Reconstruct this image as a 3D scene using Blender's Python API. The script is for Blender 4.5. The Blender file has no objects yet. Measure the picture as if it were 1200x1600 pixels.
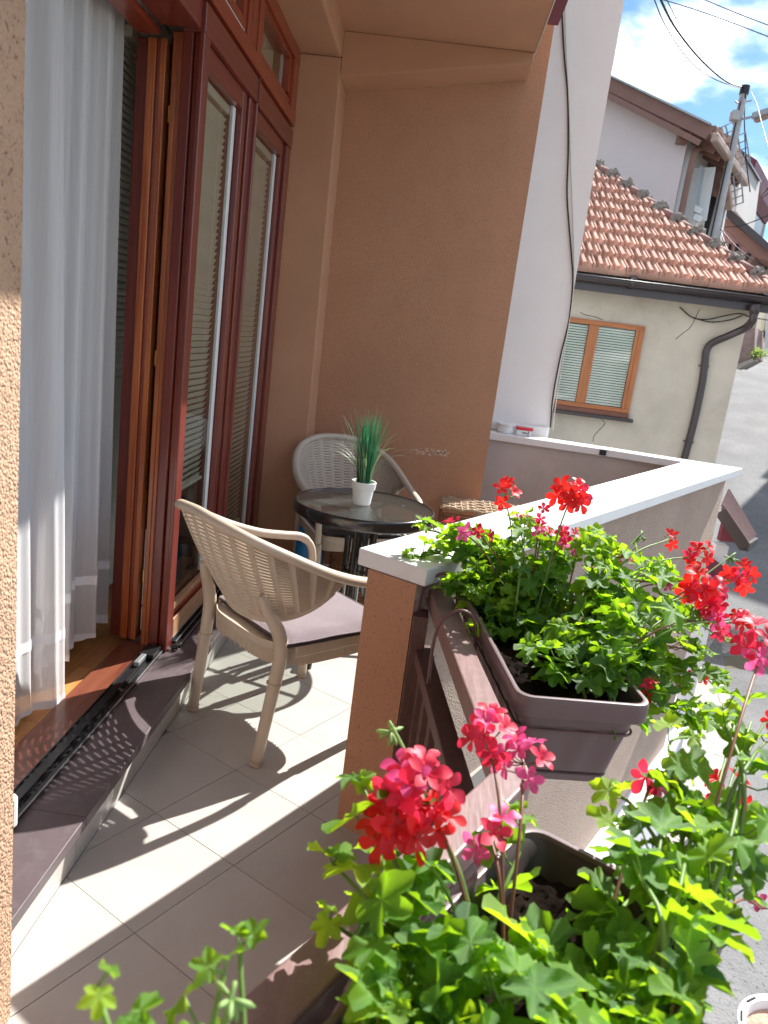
import bpy, bmesh, math, random
from mathutils import Vector, Matrix, noise
random.seed(7)
R = math.radians
sc = bpy.context.scene
col = sc.collection

# ------------------------------------------------------------------ camera
FPX = 1192.28
CAM = Vector((0, 0, 1.4975))
CR = Vector((0.99044632, 0.06089271, 0.12372617))
CU = Vector((-0.13426186, 0.22111922, 0.96596068))
CF = Vector((-0.03146173, 0.97334391, -0.22718229))
cam = bpy.data.cameras.new('camera'); camo = bpy.data.objects.new('camera', cam); col.objects.link(camo)
cam.sensor_fit = 'VERTICAL'; cam.sensor_height = 36; cam.lens = 36 * FPX / 1600
camo.matrix_world = Matrix(((CR.x, CU.x, -CF.x, CAM.x), (CR.y, CU.y, -CF.y, CAM.y), (CR.z, CU.z, -CF.z, CAM.z), (0, 0, 0, 1)))
cam.clip_start = 0.03; cam.clip_end = 2000
cam.dof.use_dof = True; cam.dof.focus_distance = 2.6; cam.dof.aperture_fstop = 7.0
sc.camera = camo

# ------------------------------------------------------------------ light
SUN_AZ, SUN_EL = R(36.6), R(41.5)          # azimuth measured from +Y towards +X
world = bpy.data.worlds.new('World'); sc.world = world; world.use_nodes = True
nt = world.node_tree; nt.nodes.clear()
def wn(t): return nt.nodes.new(t)
wout = wn('ShaderNodeOutputWorld'); bg = wn('ShaderNodeBackground'); bg.inputs[1].default_value = 0.15
sky = wn('ShaderNodeTexSky'); sky.sky_type = 'NISHITA'; sky.sun_disc = False
sky.sun_elevation = SUN_EL; sky.sun_rotation = SUN_AZ; sky.air_density = 1.0; sky.dust_density = 0.6; sky.ozone_density = 1.6
tc = wn('ShaderNodeTexCoord'); sep = wn('ShaderNodeSeparateXYZ'); nt.links.new(tc.outputs['Generated'], sep.inputs[0])
def wmath(op, a, b):
    n = wn('ShaderNodeMath'); n.operation = op
    for i, v in enumerate((a, b)):
        if v is None: continue
        if isinstance(v, (int, float)): n.inputs[i].default_value = v
        else: nt.links.new(v, n.inputs[i])
    return n.outputs[0]
zz = wmath('ADD', wmath('MAXIMUM', sep.outputs[2], 0.0), 0.25)
comb = wn('ShaderNodeCombineXYZ')
nt.links.new(wmath('DIVIDE', sep.outputs[0], zz), comb.inputs[0]); nt.links.new(wmath('DIVIDE', sep.outputs[1], zz), comb.inputs[1])
mp = wn('ShaderNodeMapping'); mp.inputs[1].default_value = (2.6, 0.6, 0.0); nt.links.new(comb.outputs[0], mp.inputs[0])
nz = wn('ShaderNodeTexNoise'); nz.inputs['Scale'].default_value = 3.2; nz.inputs['Detail'].default_value = 9; nz.inputs['Roughness'].default_value = 0.52
nt.links.new(mp.outputs[0], nz.inputs['Vector'])
ramp = wn('ShaderNodeValToRGB'); ramp.color_ramp.elements[0].position = 0.46; ramp.color_ramp.elements[1].position = 0.76
ramp.color_ramp.interpolation = 'EASE'
nt.links.new(nz.outputs[0], ramp.inputs[0])
mix = wn('ShaderNodeMix'); mix.data_type = 'RGBA'; nt.links.new(ramp.outputs[0], mix.inputs[0])
tint = wn('ShaderNodeMix'); tint.data_type = 'RGBA'; tint.blend_type = 'MULTIPLY'; tint.inputs[0].default_value = 1; nt.links.new(sky.outputs[0], tint.inputs[6]); tint.inputs[7].default_value = (.155, .225, .27, 1)
nt.links.new(tint.outputs[2], mix.inputs[6]); mix.inputs[7].default_value = (8.9, 8.8, 8.8, 1)
nt.links.new(mix.outputs[2], bg.inputs[0]); nt.links.new(bg.outputs[0], wout.inputs[0])

sun = bpy.data.lights.new('sun', 'SUN'); sun.energy = 3.15; sun.angle = R(0.55); sun.color = (1, 0.965, 0.91)
suno = bpy.data.objects.new('sun', sun); col.objects.link(suno)
sd = Vector((math.sin(SUN_AZ) * math.cos(SUN_EL), math.cos(SUN_AZ) * math.cos(SUN_EL), math.sin(SUN_EL)))
suno.rotation_euler = sd.to_track_quat('Z', 'Y').to_euler(); suno.location = (5, 8, 12)
sc.view_settings.view_transform = 'Standard'; sc.view_settings.look = 'None'
sc.view_settings.exposure = 1.84; sc.view_settings.gamma = 1.0
sc.view_settings.use_curve_mapping = False
sc.cycles.max_bounces = 8; sc.cycles.diffuse_bounces = 4; sc.cycles.transparent_max_bounces = 16
sc.cycles.use_denoising = True

# ------------------------------------------------------------------ measuring helpers
def ray(x, y): return CF + CR * ((x - 600) / FPX) - CU * ((y - 800) / FPX)
def at_y(x, y, Y): d = ray(x, y); return CAM + d * (Y / d.y)
def at_z(x, y, z): d = ray(x, y); return CAM + d * ((z - CAM.z) / d.z)
def at_d(x, y, dist): d = ray(x, y); return CAM + d * (dist / math.hypot(d.x, d.y))
def at_pl(x, y, p, n): d = ray(x, y); return CAM + d * ((Vector(p) - CAM).dot(n) / d.dot(n))

# ------------------------------------------------------------------ materials
def mat(name, base=(.5, .5, .5), rough=.6, metal=0, var=0.0, var_scale=3, bump=0, bump_scale=60, detail=3, coat=0, spec=.5,
        pits=0, pit_scale=120, objrand=0, stretch=None, stains=0, stain_col=None, stain_scale=2.0, sheen=0, alpha=None):
    m = bpy.data.materials.new(name); m.use_nodes = True; t = m.node_tree; b = t.nodes['Principled BSDF']
    b.inputs['Roughness'].default_value = rough; b.inputs['Metallic'].default_value = metal
    b.inputs['Coat Weight'].default_value = coat; b.inputs['Coat Roughness'].default_value = .15
    b.inputs['Specular IOR Level'].default_value = spec
    b.inputs['Sheen Weight'].default_value = sheen
    b.inputs['Base Color'].default_value = (*base, 1)
    c = t.nodes.new('ShaderNodeTexCoord'); vec = c.outputs['Object']
    if stretch:
        mm = t.nodes.new('ShaderNodeMapping'); mm.inputs['Scale'].default_value = stretch; t.links.new(vec, mm.inputs[0]); vecs = mm.outputs[0]
    else: vecs = vec
    colr = None
    if var > 0:
        n = t.nodes.new('ShaderNodeTexNoise'); n.inputs['Scale'].default_value = var_scale; n.inputs['Detail'].default_value = 6; n.inputs['Roughness'].default_value = .65
        t.links.new(vecs, n.inputs['Vector'])
        rp = t.nodes.new('ShaderNodeValToRGB'); rp.color_ramp.elements[0].position = .3; rp.color_ramp.elements[1].position = .72
        rp.color_ramp.elements[0].color = (*[v * (1 - var) for v in base], 1); rp.color_ramp.elements[1].color = (*[min(1, v * (1 + var)) for v in base], 1)
        t.links.new(n.outputs[0], rp.inputs[0]); colr = rp.outputs[0]
    if stains > 0:
        n = t.nodes.new('ShaderNodeTexNoise'); n.inputs['Scale'].default_value = stain_scale; n.inputs['Detail'].default_value = 8; n.inputs['Roughness'].default_value = .7
        t.links.new(vec, n.inputs['Vector'])
        rp = t.nodes.new('ShaderNodeValToRGB'); rp.color_ramp.elements[0].position = .52; rp.color_ramp.elements[1].position = .72
        rp.color_ramp.elements[0].color = (0, 0, 0, 1); rp.color_ramp.elements[1].color = (stains, stains, stains, 1)
        t.links.new(n.outputs[0], rp.inputs[0])
        mx = t.nodes.new('ShaderNodeMix'); mx.data_type = 'RGBA'; t.links.new(rp.outputs[0], mx.inputs[0])
        if colr: t.links.new(colr, mx.inputs[6])
        else: mx.inputs[6].default_value = (*base, 1)
        mx.inputs[7].default_value = (*(stain_col or [v * .5 for v in base]), 1); colr = mx.outputs[2]
    if objrand > 0:
        oi = t.nodes.new('ShaderNodeObjectInfo'); hs = t.nodes.new('ShaderNodeHueSaturation')
        mr = t.nodes.new('ShaderNodeMapRange'); mr.inputs[3].default_value = 1 - objrand; mr.inputs[4].default_value = 1 + objrand
        t.links.new(oi.outputs['Random'], mr.inputs[0]); t.links.new(mr.outputs[0], hs.inputs['Value'])
        if colr: t.links.new(colr, hs.inputs['Color'])
        else: hs.inputs['Color'].default_value = (*base, 1)
        colr = hs.outputs[0]
    height = None
    if bump > 0:
        n = t.nodes.new('ShaderNodeTexNoise'); n.inputs['Scale'].default_value = bump_scale; n.inputs['Detail'].default_value = detail
        t.links.new(vecs, n.inputs['Vector']); height = n.outputs[0]
    if pits > 0:
        v = t.nodes.new('ShaderNodeTexVoronoi'); v.inputs['Scale'].default_value = pit_scale; t.links.new(vec, v.inputs['Vector'])
        n2 = t.nodes.new('ShaderNodeTexNoise'); n2.inputs['Scale'].default_value = pit_scale * .6; n2.inputs['Detail'].default_value = 2; t.links.new(vec, n2.inputs['Vector'])
        a = t.nodes.new('ShaderNodeMath'); a.operation = 'MULTIPLY_ADD'; t.links.new(v.outputs[0], a.inputs[0]); a.inputs[1].default_value = -.9
        t.links.new(n2.outputs[0], a.inputs[2])
        if height:
            a2 = t.nodes.new('ShaderNodeMath'); a2.operation = 'ADD'; t.links.new(height, a2.inputs[0]); t.links.new(a.outputs[0], a2.inputs[1]); height = a2.outputs[0]
        else: height = a.outputs[0]
        if colr is None:
            rg = t.nodes.new('ShaderNodeRGB'); rg.outputs[0].default_value = (*base, 1); colr = rg.outputs[0]
        rp = t.nodes.new('ShaderNodeMapRange'); rp.inputs[1].default_value = .5; rp.inputs[2].default_value = 1.0 - .2 * pits; rp.inputs[3].default_value = 0; rp.inputs[4].default_value = 1
        t.links.new(v.outputs[0], rp.inputs[0])
        m2 = t.nodes.new('ShaderNodeMath'); m2.operation = 'GREATER_THAN'; m2.inputs[1].default_value = .56; t.links.new(n2.outputs[0], m2.inputs[0])
        m3 = t.nodes.new('ShaderNodeMath'); m3.operation = 'MULTIPLY'; t.links.new(rp.outputs[0], m3.inputs[0]); t.links.new(m2.outputs[0], m3.inputs[1])
        mx = t.nodes.new('ShaderNodeMix'); mx.data_type = 'RGBA'; t.links.new(m3.outputs[0], mx.inputs[0]); t.links.new(colr, mx.inputs[6])
        mx.inputs[7].default_value = (*[v_ * .45 for v_ in base], 1); colr = mx.outputs[2]
    if height:
        bp = t.nodes.new('ShaderNodeBump'); bp.inputs['Strength'].default_value = max(bump, pits); bp.inputs['Distance'].default_value = .004
        t.links.new(height, bp.inputs['Height']); t.links.new(bp.outputs[0], b.inputs['Normal'])
    if colr: t.links.new(colr, b.inputs['Base Color'])
    return m

def wood(name, base, dark, axis='z', rough=.32, coat=.4, objrand=.06):
    m = bpy.data.materials.new(name); m.use_nodes = True; t = m.node_tree; b = t.nodes['Principled BSDF']
    b.inputs['Roughness'].default_value = rough; b.inputs['Coat Weight'].default_value = coat; b.inputs['Coat Roughness'].default_value = .18
    c = t.nodes.new('ShaderNodeTexCoord'); mm = t.nodes.new('ShaderNodeMapping'); t.links.new(c.outputs['Object'], mm.inputs[0])
    s = [14, 14, 14]; s['xyz'.index(axis)] = .8; mm.inputs['Scale'].default_value = s
    oi = t.nodes.new('ShaderNodeObjectInfo'); cb = t.nodes.new('ShaderNodeCombineXYZ'); t.links.new(oi.outputs['Random'], cb.inputs[0]); t.links.new(oi.outputs['Random'], cb.inputs[1])
    vs = t.nodes.new('ShaderNodeVectorMath'); vs.operation = 'SCALE'; vs.inputs['Scale'].default_value = 31; t.links.new(cb.outputs[0], vs.inputs[0])
    t.links.new(vs.outputs[0], mm.inputs['Location'])
    n = t.nodes.new('ShaderNodeTexNoise'); n.inputs['Scale'].default_value = 3.0; n.inputs['Detail'].default_value = 7; n.inputs['Roughness'].default_value = .6; n.inputs['Distortion'].default_value = .8
    t.links.new(mm.outputs[0], n.inputs['Vector'])
    rp = t.nodes.new('ShaderNodeValToRGB'); e = rp.color_ramp.elements; e[0].position = .34; e[1].position = .66; e[0].color = (*dark, 1); e[1].color = (*base, 1)
    t.links.new(n.outputs[0], rp.inputs[0]); t.links.new(rp.outputs[0], b.inputs['Base Color'])
    bp = t.nodes.new('ShaderNodeBump'); bp.inputs['Strength'].default_value = .12; bp.inputs['Distance'].default_value = .002
    t.links.new(n.outputs[0], bp.inputs['Height']); t.links.new(bp.outputs[0], b.inputs['Normal'])
    return m

def leafy(name, base, trans, rough=.42, tmix=.45, rnd=.25, vein=False):
    m = bpy.data.materials.new(name); m.use_nodes = True; t = m.node_tree; b = t.nodes['Principled BSDF']; out = t.nodes['Material Output']
    b.inputs['Roughness'].default_value = rough; b.inputs['Specular IOR Level'].default_value = .5
    oi = t.nodes.new('ShaderNodeObjectInfo'); c = t.nodes.new('ShaderNodeTexCoord')
    n = t.nodes.new('ShaderNodeTexNoise'); n.inputs['Scale'].default_value = 40; n.inputs['Detail'].default_value = 3; t.links.new(c.outputs['Object'], n.inputs['Vector'])
    ad = t.nodes.new('ShaderNodeMath'); ad.operation = 'ADD'; t.links.new(oi.outputs['Random'], ad.inputs[0]); t.links.new(n.outputs[0], ad.inputs[1])
    mr = t.nodes.new('ShaderNodeMapRange'); mr.inputs[1].default_value = .3; mr.inputs[2].default_value = 1.7; mr.inputs[3].default_value = 1 - rnd; mr.inputs[4].default_value = 1 + rnd * 1.3
    t.links.new(ad.outputs[0], mr.inputs[0])
    hs = t.nodes.new('ShaderNodeHueSaturation'); hs.inputs['Color'].default_value = (*base, 1); t.links.new(mr.outputs[0], hs.inputs['Value'])
    mh = t.nodes.new('ShaderNodeMapRange'); mh.inputs[3].default_value = .525; mh.inputs[4].default_value = .475; t.links.new(oi.outputs['Random'], mh.inputs[0])
    if vein: t.links.new(mh.outputs[0], hs.inputs['Hue'])
    else: t.links.new(hs.outputs[0], b.inputs['Base Color'])
    hs2 = t.nodes.new('ShaderNodeHueSaturation'); hs2.inputs['Color'].default_value = (*trans, 1); t.links.new(mr.outputs[0], hs2.inputs['Value'])
    tr = t.nodes.new('ShaderNodeBsdfTranslucent'); t.links.new(hs2.outputs[0], tr.inputs[0])
    mx = t.nodes.new('ShaderNodeMixShader'); mx.inputs[0].default_value = tmix
    t.links.new(b.outputs[0], mx.inputs[1]); t.links.new(tr.outputs[0], mx.inputs[2]); t.links.new(mx.outputs[0], out.inputs[0])
    if vein:
        sx = t.nodes.new('ShaderNodeSeparateXYZ'); t.links.new(c.outputs['Object'], sx.inputs[0])
        def mt(op, a_, b_=None):
            q_ = t.nodes.new('ShaderNodeMath'); q_.operation = op
            for i_, v_ in enumerate((a_, b_)):
                if v_ is None: continue
                if isinstance(v_, (int, float)): q_.inputs[i_].default_value = v_
                else: t.links.new(v_, q_.inputs[i_])
            return q_.outputs[0]
        an_ = mt('ARCTAN2', sx.outputs[1], sx.outputs[0]); ln = t.nodes.new('ShaderNodeVectorMath'); ln.operation = 'LENGTH'; t.links.new(c.outputs['Object'], ln.inputs[0])
        dist_ = mt('MULTIPLY', mt('ABSOLUTE', mt('SINE', mt('MULTIPLY', an_, 3.0))), ln.outputs['Value'])
        vm = t.nodes.new('ShaderNodeMapRange'); vm.inputs[1].default_value = .02; vm.inputs[2].default_value = .11; vm.inputs[3].default_value = .32; vm.inputs[4].default_value = 0; t.links.new(dist_, vm.inputs[0])
        ed = t.nodes.new('ShaderNodeMapRange'); ed.inputs[1].default_value = .62; ed.inputs[2].default_value = 1.0; ed.inputs[3].default_value = 0; ed.inputs[4].default_value = .5; t.links.new(ln.outputs['Value'], ed.inputs[0])
        ed2 = mt('MULTIPLY', ed.outputs[0], oi.outputs['Random'])
        m1 = t.nodes.new('ShaderNodeMix'); m1.data_type = 'RGBA'; t.links.new(mt('MAXIMUM', vm.outputs[0], ed2), m1.inputs[0]); t.links.new(hs.outputs[0], m1.inputs[6]); m1.inputs[7].default_value = (.20, .36, .045, 1)
        t.links.new(m1.outputs[2], b.inputs['Base Color'])
        n3 = t.nodes.new('ShaderNodeTexNoise'); n3.inputs['Scale'].default_value = 70; n3.inputs['Detail'].default_value = 2; t.links.new(c.outputs['Object'], n3.inputs['Vector'])
        bp = t.nodes.new('ShaderNodeBump'); bp.inputs['Strength'].default_value = .35; bp.inputs['Distance'].default_value = .004; t.links.new(n3.outputs[0], bp.inputs['Height'])
        t.links.new(bp.outputs[0], b.inputs['Normal'])
    return m

def glass(name, tint=(.9, .93, .92), refl=1.0, rough=.02, opaq=0.0, bump=0, dirt=(.5, .5, .5)):
    m = bpy.data.materials.new(name); m.use_nodes = True; t = m.node_tree; t.nodes.remove(t.nodes['Principled BSDF']); out = t.nodes['Material Output']
    tr = t.nodes.new('ShaderNodeBsdfTransparent'); tr.inputs[0].default_value = (*tint, 1)
    gl = t.nodes.new('ShaderNodeBsdfGlossy'); gl.inputs['Roughness'].default_value = rough; gl.inputs[0].default_value = (refl, refl, refl, 1)
    lw = t.nodes.new('ShaderNodeLayerWeight'); lw.inputs[0].default_value = .5
    pw = t.nodes.new('ShaderNodeMath'); pw.operation = 'POWER'; pw.inputs[1].default_value = 5; t.links.new(lw.outputs['Facing'], pw.inputs[0])
    fr = t.nodes.new('ShaderNodeMath'); fr.operation = 'MULTIPLY_ADD'; fr.inputs[1].default_value = .9; fr.inputs[2].default_value = .04; t.links.new(pw.outputs[0], fr.inputs[0])
    mx = t.nodes.new('ShaderNodeMixShader'); t.links.new(fr.outputs[0], mx.inputs[0])
    last = tr.outputs[0]
    if opaq > 0:
        df = t.nodes.new('ShaderNodeBsdfDiffuse'); df.inputs[0].default_value = (*dirt, 1)
        m2 = t.nodes.new('ShaderNodeMixShader'); m2.inputs[0].default_value = opaq; t.links.new(tr.outputs[0], m2.inputs[1]); t.links.new(df.outputs[0], m2.inputs[2]); last = m2.outputs[0]
    t.links.new(last, mx.inputs[1]); t.links.new(gl.outputs[0], mx.inputs[2]); t.links.new(mx.outputs[0], out.inputs[0])
    if bump:
        c = t.nodes.new('ShaderNodeTexCoord'); v = t.nodes.new('ShaderNodeTexVoronoi'); v.inputs['Scale'].default_value = 180; t.links.new(c.outputs['Object'], v.inputs['Vector'])
        bp = t.nodes.new('ShaderNodeBump'); bp.inputs['Strength'].default_value = bump; bp.inputs['Distance'].default_value = .002; t.links.new(v.outputs[0], bp.inputs['Height'])
        t.links.new(bp.outputs[0], gl.inputs['Normal'])
    return m

M = {}
M['stucco'] = mat('brown_stucco', (.45, .237, .142), .95, var=.10, var_scale=1.2, stains=.55, stain_scale=1.3, stain_col=(.37, .19, .115), pits=.4, pit_scale=240, bump=.4, bump_scale=160)
M['stucco_near'] = mat('coarse_stucco', (.50, .315, .205), .95, var=.1, var_scale=6, pits=.9, pit_scale=150, bump=.8, bump_scale=120)
M['stucco_smooth'] = mat('smooth_brown_render', (.465, .25, .15), .95, var=.1, var_scale=1.5, stains=.3, stain_scale=1.3, stain_col=(.37, .19, .115), bump=.35, bump_scale=220)
M['parapet'] = mat('beige_parapet_render', (.46, .345, .275), .95, var=.10, var_scale=2, stains=.3, stain_scale=1.6, stain_col=(.34, .26, .21), pits=.7, pit_scale=170, bump=.9, bump_scale=150)
M['pebble'] = mat('pebble_dash', (.45, .33, .24), .95, var=.2, var_scale=60, pits=.9, pit_scale=110, bump=.8, bump_scale=120)
M['white_wall'] = mat('white_render', (.75, .75, .755), .9, var=.04, var_scale=2, bump=.35, bump_scale=150, stains=.15, stain_scale=1.2, stain_col=(.6, .6, .62))
M['coping'] = mat('white_stone_coping', (.74, .75, .76), .45, var=.05, var_scale=5, stains=.5, stain_scale=5, stain_col=(.56, .56, .54), bump=.05, bump_scale=90)
M['tile'] = mat('floor_tile', (.47, .44, .405), .42, var=.10, var_scale=5, bump=.06, bump_scale=50, objrand=.04, stains=.5, stain_scale=5, stain_col=(.42, .39, .355))
M['grout'] = mat('tile_grout', (.34, .30, .265), .9)
M['sill'] = mat('dark_sill_stone', (.10, .074, .08), .5, var=.12, var_scale=6, bump=.05, bump_scale=90, stains=.35, stain_scale=14, stain_col=(.2, .17, .17), objrand=.05)
M['mah'] = wood('mahogany_varnish', (.19, .035, .022), (.12, .02, .014), 'z')
M['mah_h'] = wood('mahogany_varnish_horizontal', (.19, .035, .022), (.12, .02, .014), 'y')
M['oak'] = wood('orange_varnished_wood', (.52, .15, .035), (.30, .06, .014), 'z')
M['redw'] = wood('red_varnished_wood', (.30, .055, .022), (.2, .03, .014), 'z')
M['redw_h'] = wood('red_varnished_wood_horizontal', (.30, .055, .022), (.2, .03, .014), 'y')
M['thresh'] = wood('threshold_wood', (.22, .07, .035), (.13, .035, .02), 'y')
M['parq'] = wood('parquet_wood', (.62, .30, .09), (.42, .17, .05), 'y', rough=.35, coat=.3)
M['bwood'] = wood('bare_edge_wood', (.42, .24, .13), (.3, .16, .08), 'y', rough=.5, coat=.1)
M['rail'] = mat('painted_wood_rail', (.22, .135, .13), .42, var=.16, var_scale=5, stretch=(10, 1.2, 10), bump=.35, bump_scale=6, stains=.4, stain_scale=30, stain_col=(.36, .26, .24))
M['rail_d'] = mat('dark_wood_rail', (.10, .05, .045), .5, var=.2, var_scale=5, stretch=(10, 1.2, 10), bump=.4, bump_scale=7, stains=.5, stain_scale=40, stain_col=(.16, .09, .08))
M['black_al'] = mat('black_aluminium', (.02, .02, .022), .28, metal=.3, spec=.6)
M['grey_al'] = mat('grey_aluminium', (.35, .35, .36), .35, metal=.7)
M['brass'] = mat('brass', (.6, .42, .12), .3, metal=1)
M['pvc'] = mat('white_plastic', (.72, .74, .74), .4)
M['slat'] = mat('blind_slat', (.50, .46, .36), .45, objrand=.05)
M['chair'] = mat('cappuccino_plastic', (.54, .435, .33), .38, var=.04, var_scale=8, bump=.08, bump_scale=140)
M['chair2'] = mat('grey_beige_plastic', (.53, .46, .38), .42, var=.05, var_scale=8, bump=.08, bump_scale=140)
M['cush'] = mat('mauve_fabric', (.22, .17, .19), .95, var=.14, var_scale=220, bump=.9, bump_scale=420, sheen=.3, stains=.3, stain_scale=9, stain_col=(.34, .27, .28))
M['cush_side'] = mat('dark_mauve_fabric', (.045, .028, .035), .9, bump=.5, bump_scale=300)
M['cush_blk'] = mat('black_cushion', (.02, .018, .022), .3, bump=.6, bump_scale=30)
M['black'] = mat('black_metal', (.012, .012, .013), .22, spec=.6, coat=.5)
M['screw'] = mat('steel_screw', (.7, .7, .7), .25, metal=1)
M['tglass'] = glass('rain_glass', (.80, .84, .82), 1.0, .08, opaq=.05, bump=.5, dirt=(.34, .38, .36))
M['glass'] = glass('window_glass', (.9, .93, .92), 1.0, .01)
M['pot'] = mat('white_ceramic', (.82, .81, .78), .4)
M['grass_g'] = leafy('artificial_grass', (.035, .17, .085), (.06, .3, .12), .4, .25, .35)
M['grass_l'] = leafy('pale_artificial_grass', (.28, .34, .18), (.3, .4, .15), .4, .25, .3)
M['leaf'] = leafy('geranium_leaf', (.050, .155, .010), (.36, .64, .015), .48, .40, .62, vein=True)
M['leaf_l'] = leafy('young_geranium_leaf', (.12, .27, .014), (.48, .72, .02), .5, .48, .3, vein=True)
M['stem'] = leafy('geranium_stem', (.16, .27, .06), (.3, .45, .08), .5, .25, .3)
M['stem_r'] = leafy('reddish_stem', (.22, .10, .06), (.4, .16, .08), .5, .2, .3)
M['bud'] = leafy('flower_bud', (.25, .38, .12), (.35, .5, .15), .5, .25, .3)
M['pet_r'] = leafy('red_petal', (.72, .012, .018), (.95, .03, .02), .5, .42, .22)
M['pet_c'] = leafy('crimson_petal', (.66, .02, .07), (.92, .04, .10), .5, .42, .25)
M['pet_p'] = leafy('pink_petal', (.72, .07, .26), (.95, .16, .42), .5, .42, .3)
M['planter'] = mat('mauve_plastic_planter', (.15, .10, .108), .38, var=.06, var_scale=5, stretch=(3, 3, .6), spec=.5, stains=.25, stain_scale=9, stain_col=(.16, .115, .115))
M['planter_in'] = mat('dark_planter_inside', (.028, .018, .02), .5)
M['soil'] = mat('potting_soil', (.011, .007, .005), 1, spec=.05, var=.6, var_scale=60, bump=1, bump_scale=70)
M['hook'] = mat('brown_coated_wire', (.12, .055, .055), .35, spec=.6)
M['curtain'] = None
M['room'] = mat('room_wall', (.45, .42, .38), .9)
M['asphalt'] = mat('asphalt', (.155, .155, .158), .9, var=.22, var_scale=.9, bump=1.0, bump_scale=45, pits=.6, pit_scale=38, stains=.5, stain_scale=.45, stain_col=(.22, .218, .21))
M['pave'] = mat('concrete_pavement', (.32, .305, .28), .9, var=.14, var_scale=3, bump=.4, bump_scale=60, stains=.3, stain_scale=2)
M['kerb'] = mat('kerb_stone', (.42, .38, .33), .85, var=.12, var_scale=12, bump=.4, bump_scale=60, objrand=.08)
M['redpave'] = mat('red_paving', (.30, .10, .08), .9, var=.2, var_scale=12, bump=.3, bump_scale=60)
M['earth'] = mat('earth', (.16, .14, .10), 1, var=.3, var_scale=1)
M['house2'] = mat('weathered_render', (.60, .545, .45), .95, var=.16, var_scale=1.1, bump=.8, bump_scale=45, stains=.6, stain_scale=1.6, stain_col=(.42, .36, .28))
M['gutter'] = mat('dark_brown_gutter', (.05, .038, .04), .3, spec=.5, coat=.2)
M['rtile'] = mat('clay_roof_tile', (.56, .335, .26), .85, var=.2, var_scale=14, bump=.3, bump_scale=50, objrand=.16, stains=.5, stain_scale=18, stain_col=(.34, .12, .075))  # stain colour also paints in the self-shadow on the tile sides
M['rtile_d'] = mat('clay_ridge_tile', (.22, .105, .085), .85, var=.2, var_scale=14, bump=.3, bump_scale=50, stains=.4, stain_scale=9, stain_col=(.2, .15, .13))
M['mortar'] = mat('grey_mortar', (.22, .20, .18), 1, var=.35, var_scale=30, bump=1, bump_scale=40)
M['owood'] = wood('orange_window_wood', (.50, .18, .05), (.34, .10, .028), 'z', rough=.4, coat=.2)
M['owood_h'] = wood('orange_window_wood_horizontal', (.50, .18, .05), (.34, .10, .028), 'x', rough=.4, coat=.2)
M['slat_w'] = mat('cream_blind_slat', (.78, .77, .69), .45)
M['pinkgrey'] = mat('pale_pink_render', (.68, .59, .58), .9, var=.05, var_scale=.6, bump=.2, bump_scale=40)
M['paleside'] = mat('pale_grey_render', (.55, .54, .53), .9, var=.05, var_scale=.8, bump=.2, bump_scale=40)
M['fascia'] = mat('brown_painted_fascia', (.22, .115, .09), .6, var=.08, var_scale=4)
M['fascia_l'] = mat('light_brown_metal', (.42, .30, .24), .5)
M['maroon'] = mat('maroon_cladding', (.16, .02, .04), .5)
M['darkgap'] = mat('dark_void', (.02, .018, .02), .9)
M['pink'] = mat('pink_render', (.42, .27, .28), .9, var=.06, var_scale=1)
M['cream'] = mat('cream_render', (.55, .45, .30), .9, var=.08, var_scale=1)
M['oldcream'] = mat('old_cream_wall', (.50, .45, .34), .95, var=.15, var_scale=1.5, stains=.4, stain_scale=2)
M['mottle'] = mat('mottled_mauve_wall', (.30, .21, .20), .95, var=.3, var_scale=5, stains=.5, stain_scale=5, stain_col=(.45, .38, .34))
M['concrete'] = mat('concrete', (.42, .42, .43), .9, var=.1, var_scale=6, bump=.3, bump_scale=40)
M['zinc'] = mat('zinc', (.35, .37, .38), .4, metal=.6)
M['cable'] = mat('black_cable', (.015, .015, .017), .6)
M['cable_w'] = mat('white_cable', (.6, .58, .52), .6)
M['wicker'] = mat('pale_wicker', (.46, .33, .21), .7, var=.3, var_scale=40, bump=.4, bump_scale=120, objrand=.12)
M['wicker_d'] = mat('brown_wicker', (.26, .11, .06), .7, var=.3, var_scale=40, bump=.4, bump_scale=120)
M['blue'] = mat('blue_plastic', (.02, .25, .60), .4)
M['basket'] = wood('woven_straw', (.42, .22, .10), (.25, .11, .05), 'z', rough=.7, coat=0)
M['redpl'] = mat('red_plastic', (.62, .012, .03), .35)
M['ink'] = mat('black_ink', (.03, .03, .03), .6)
M['furn'] = mat('dark_furniture', (.06, .045, .04), .4)
M['weed'] = leafy('weed_leaf', (.14, .25, .03), (.35, .5, .06), .6, .4, .4)

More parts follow.
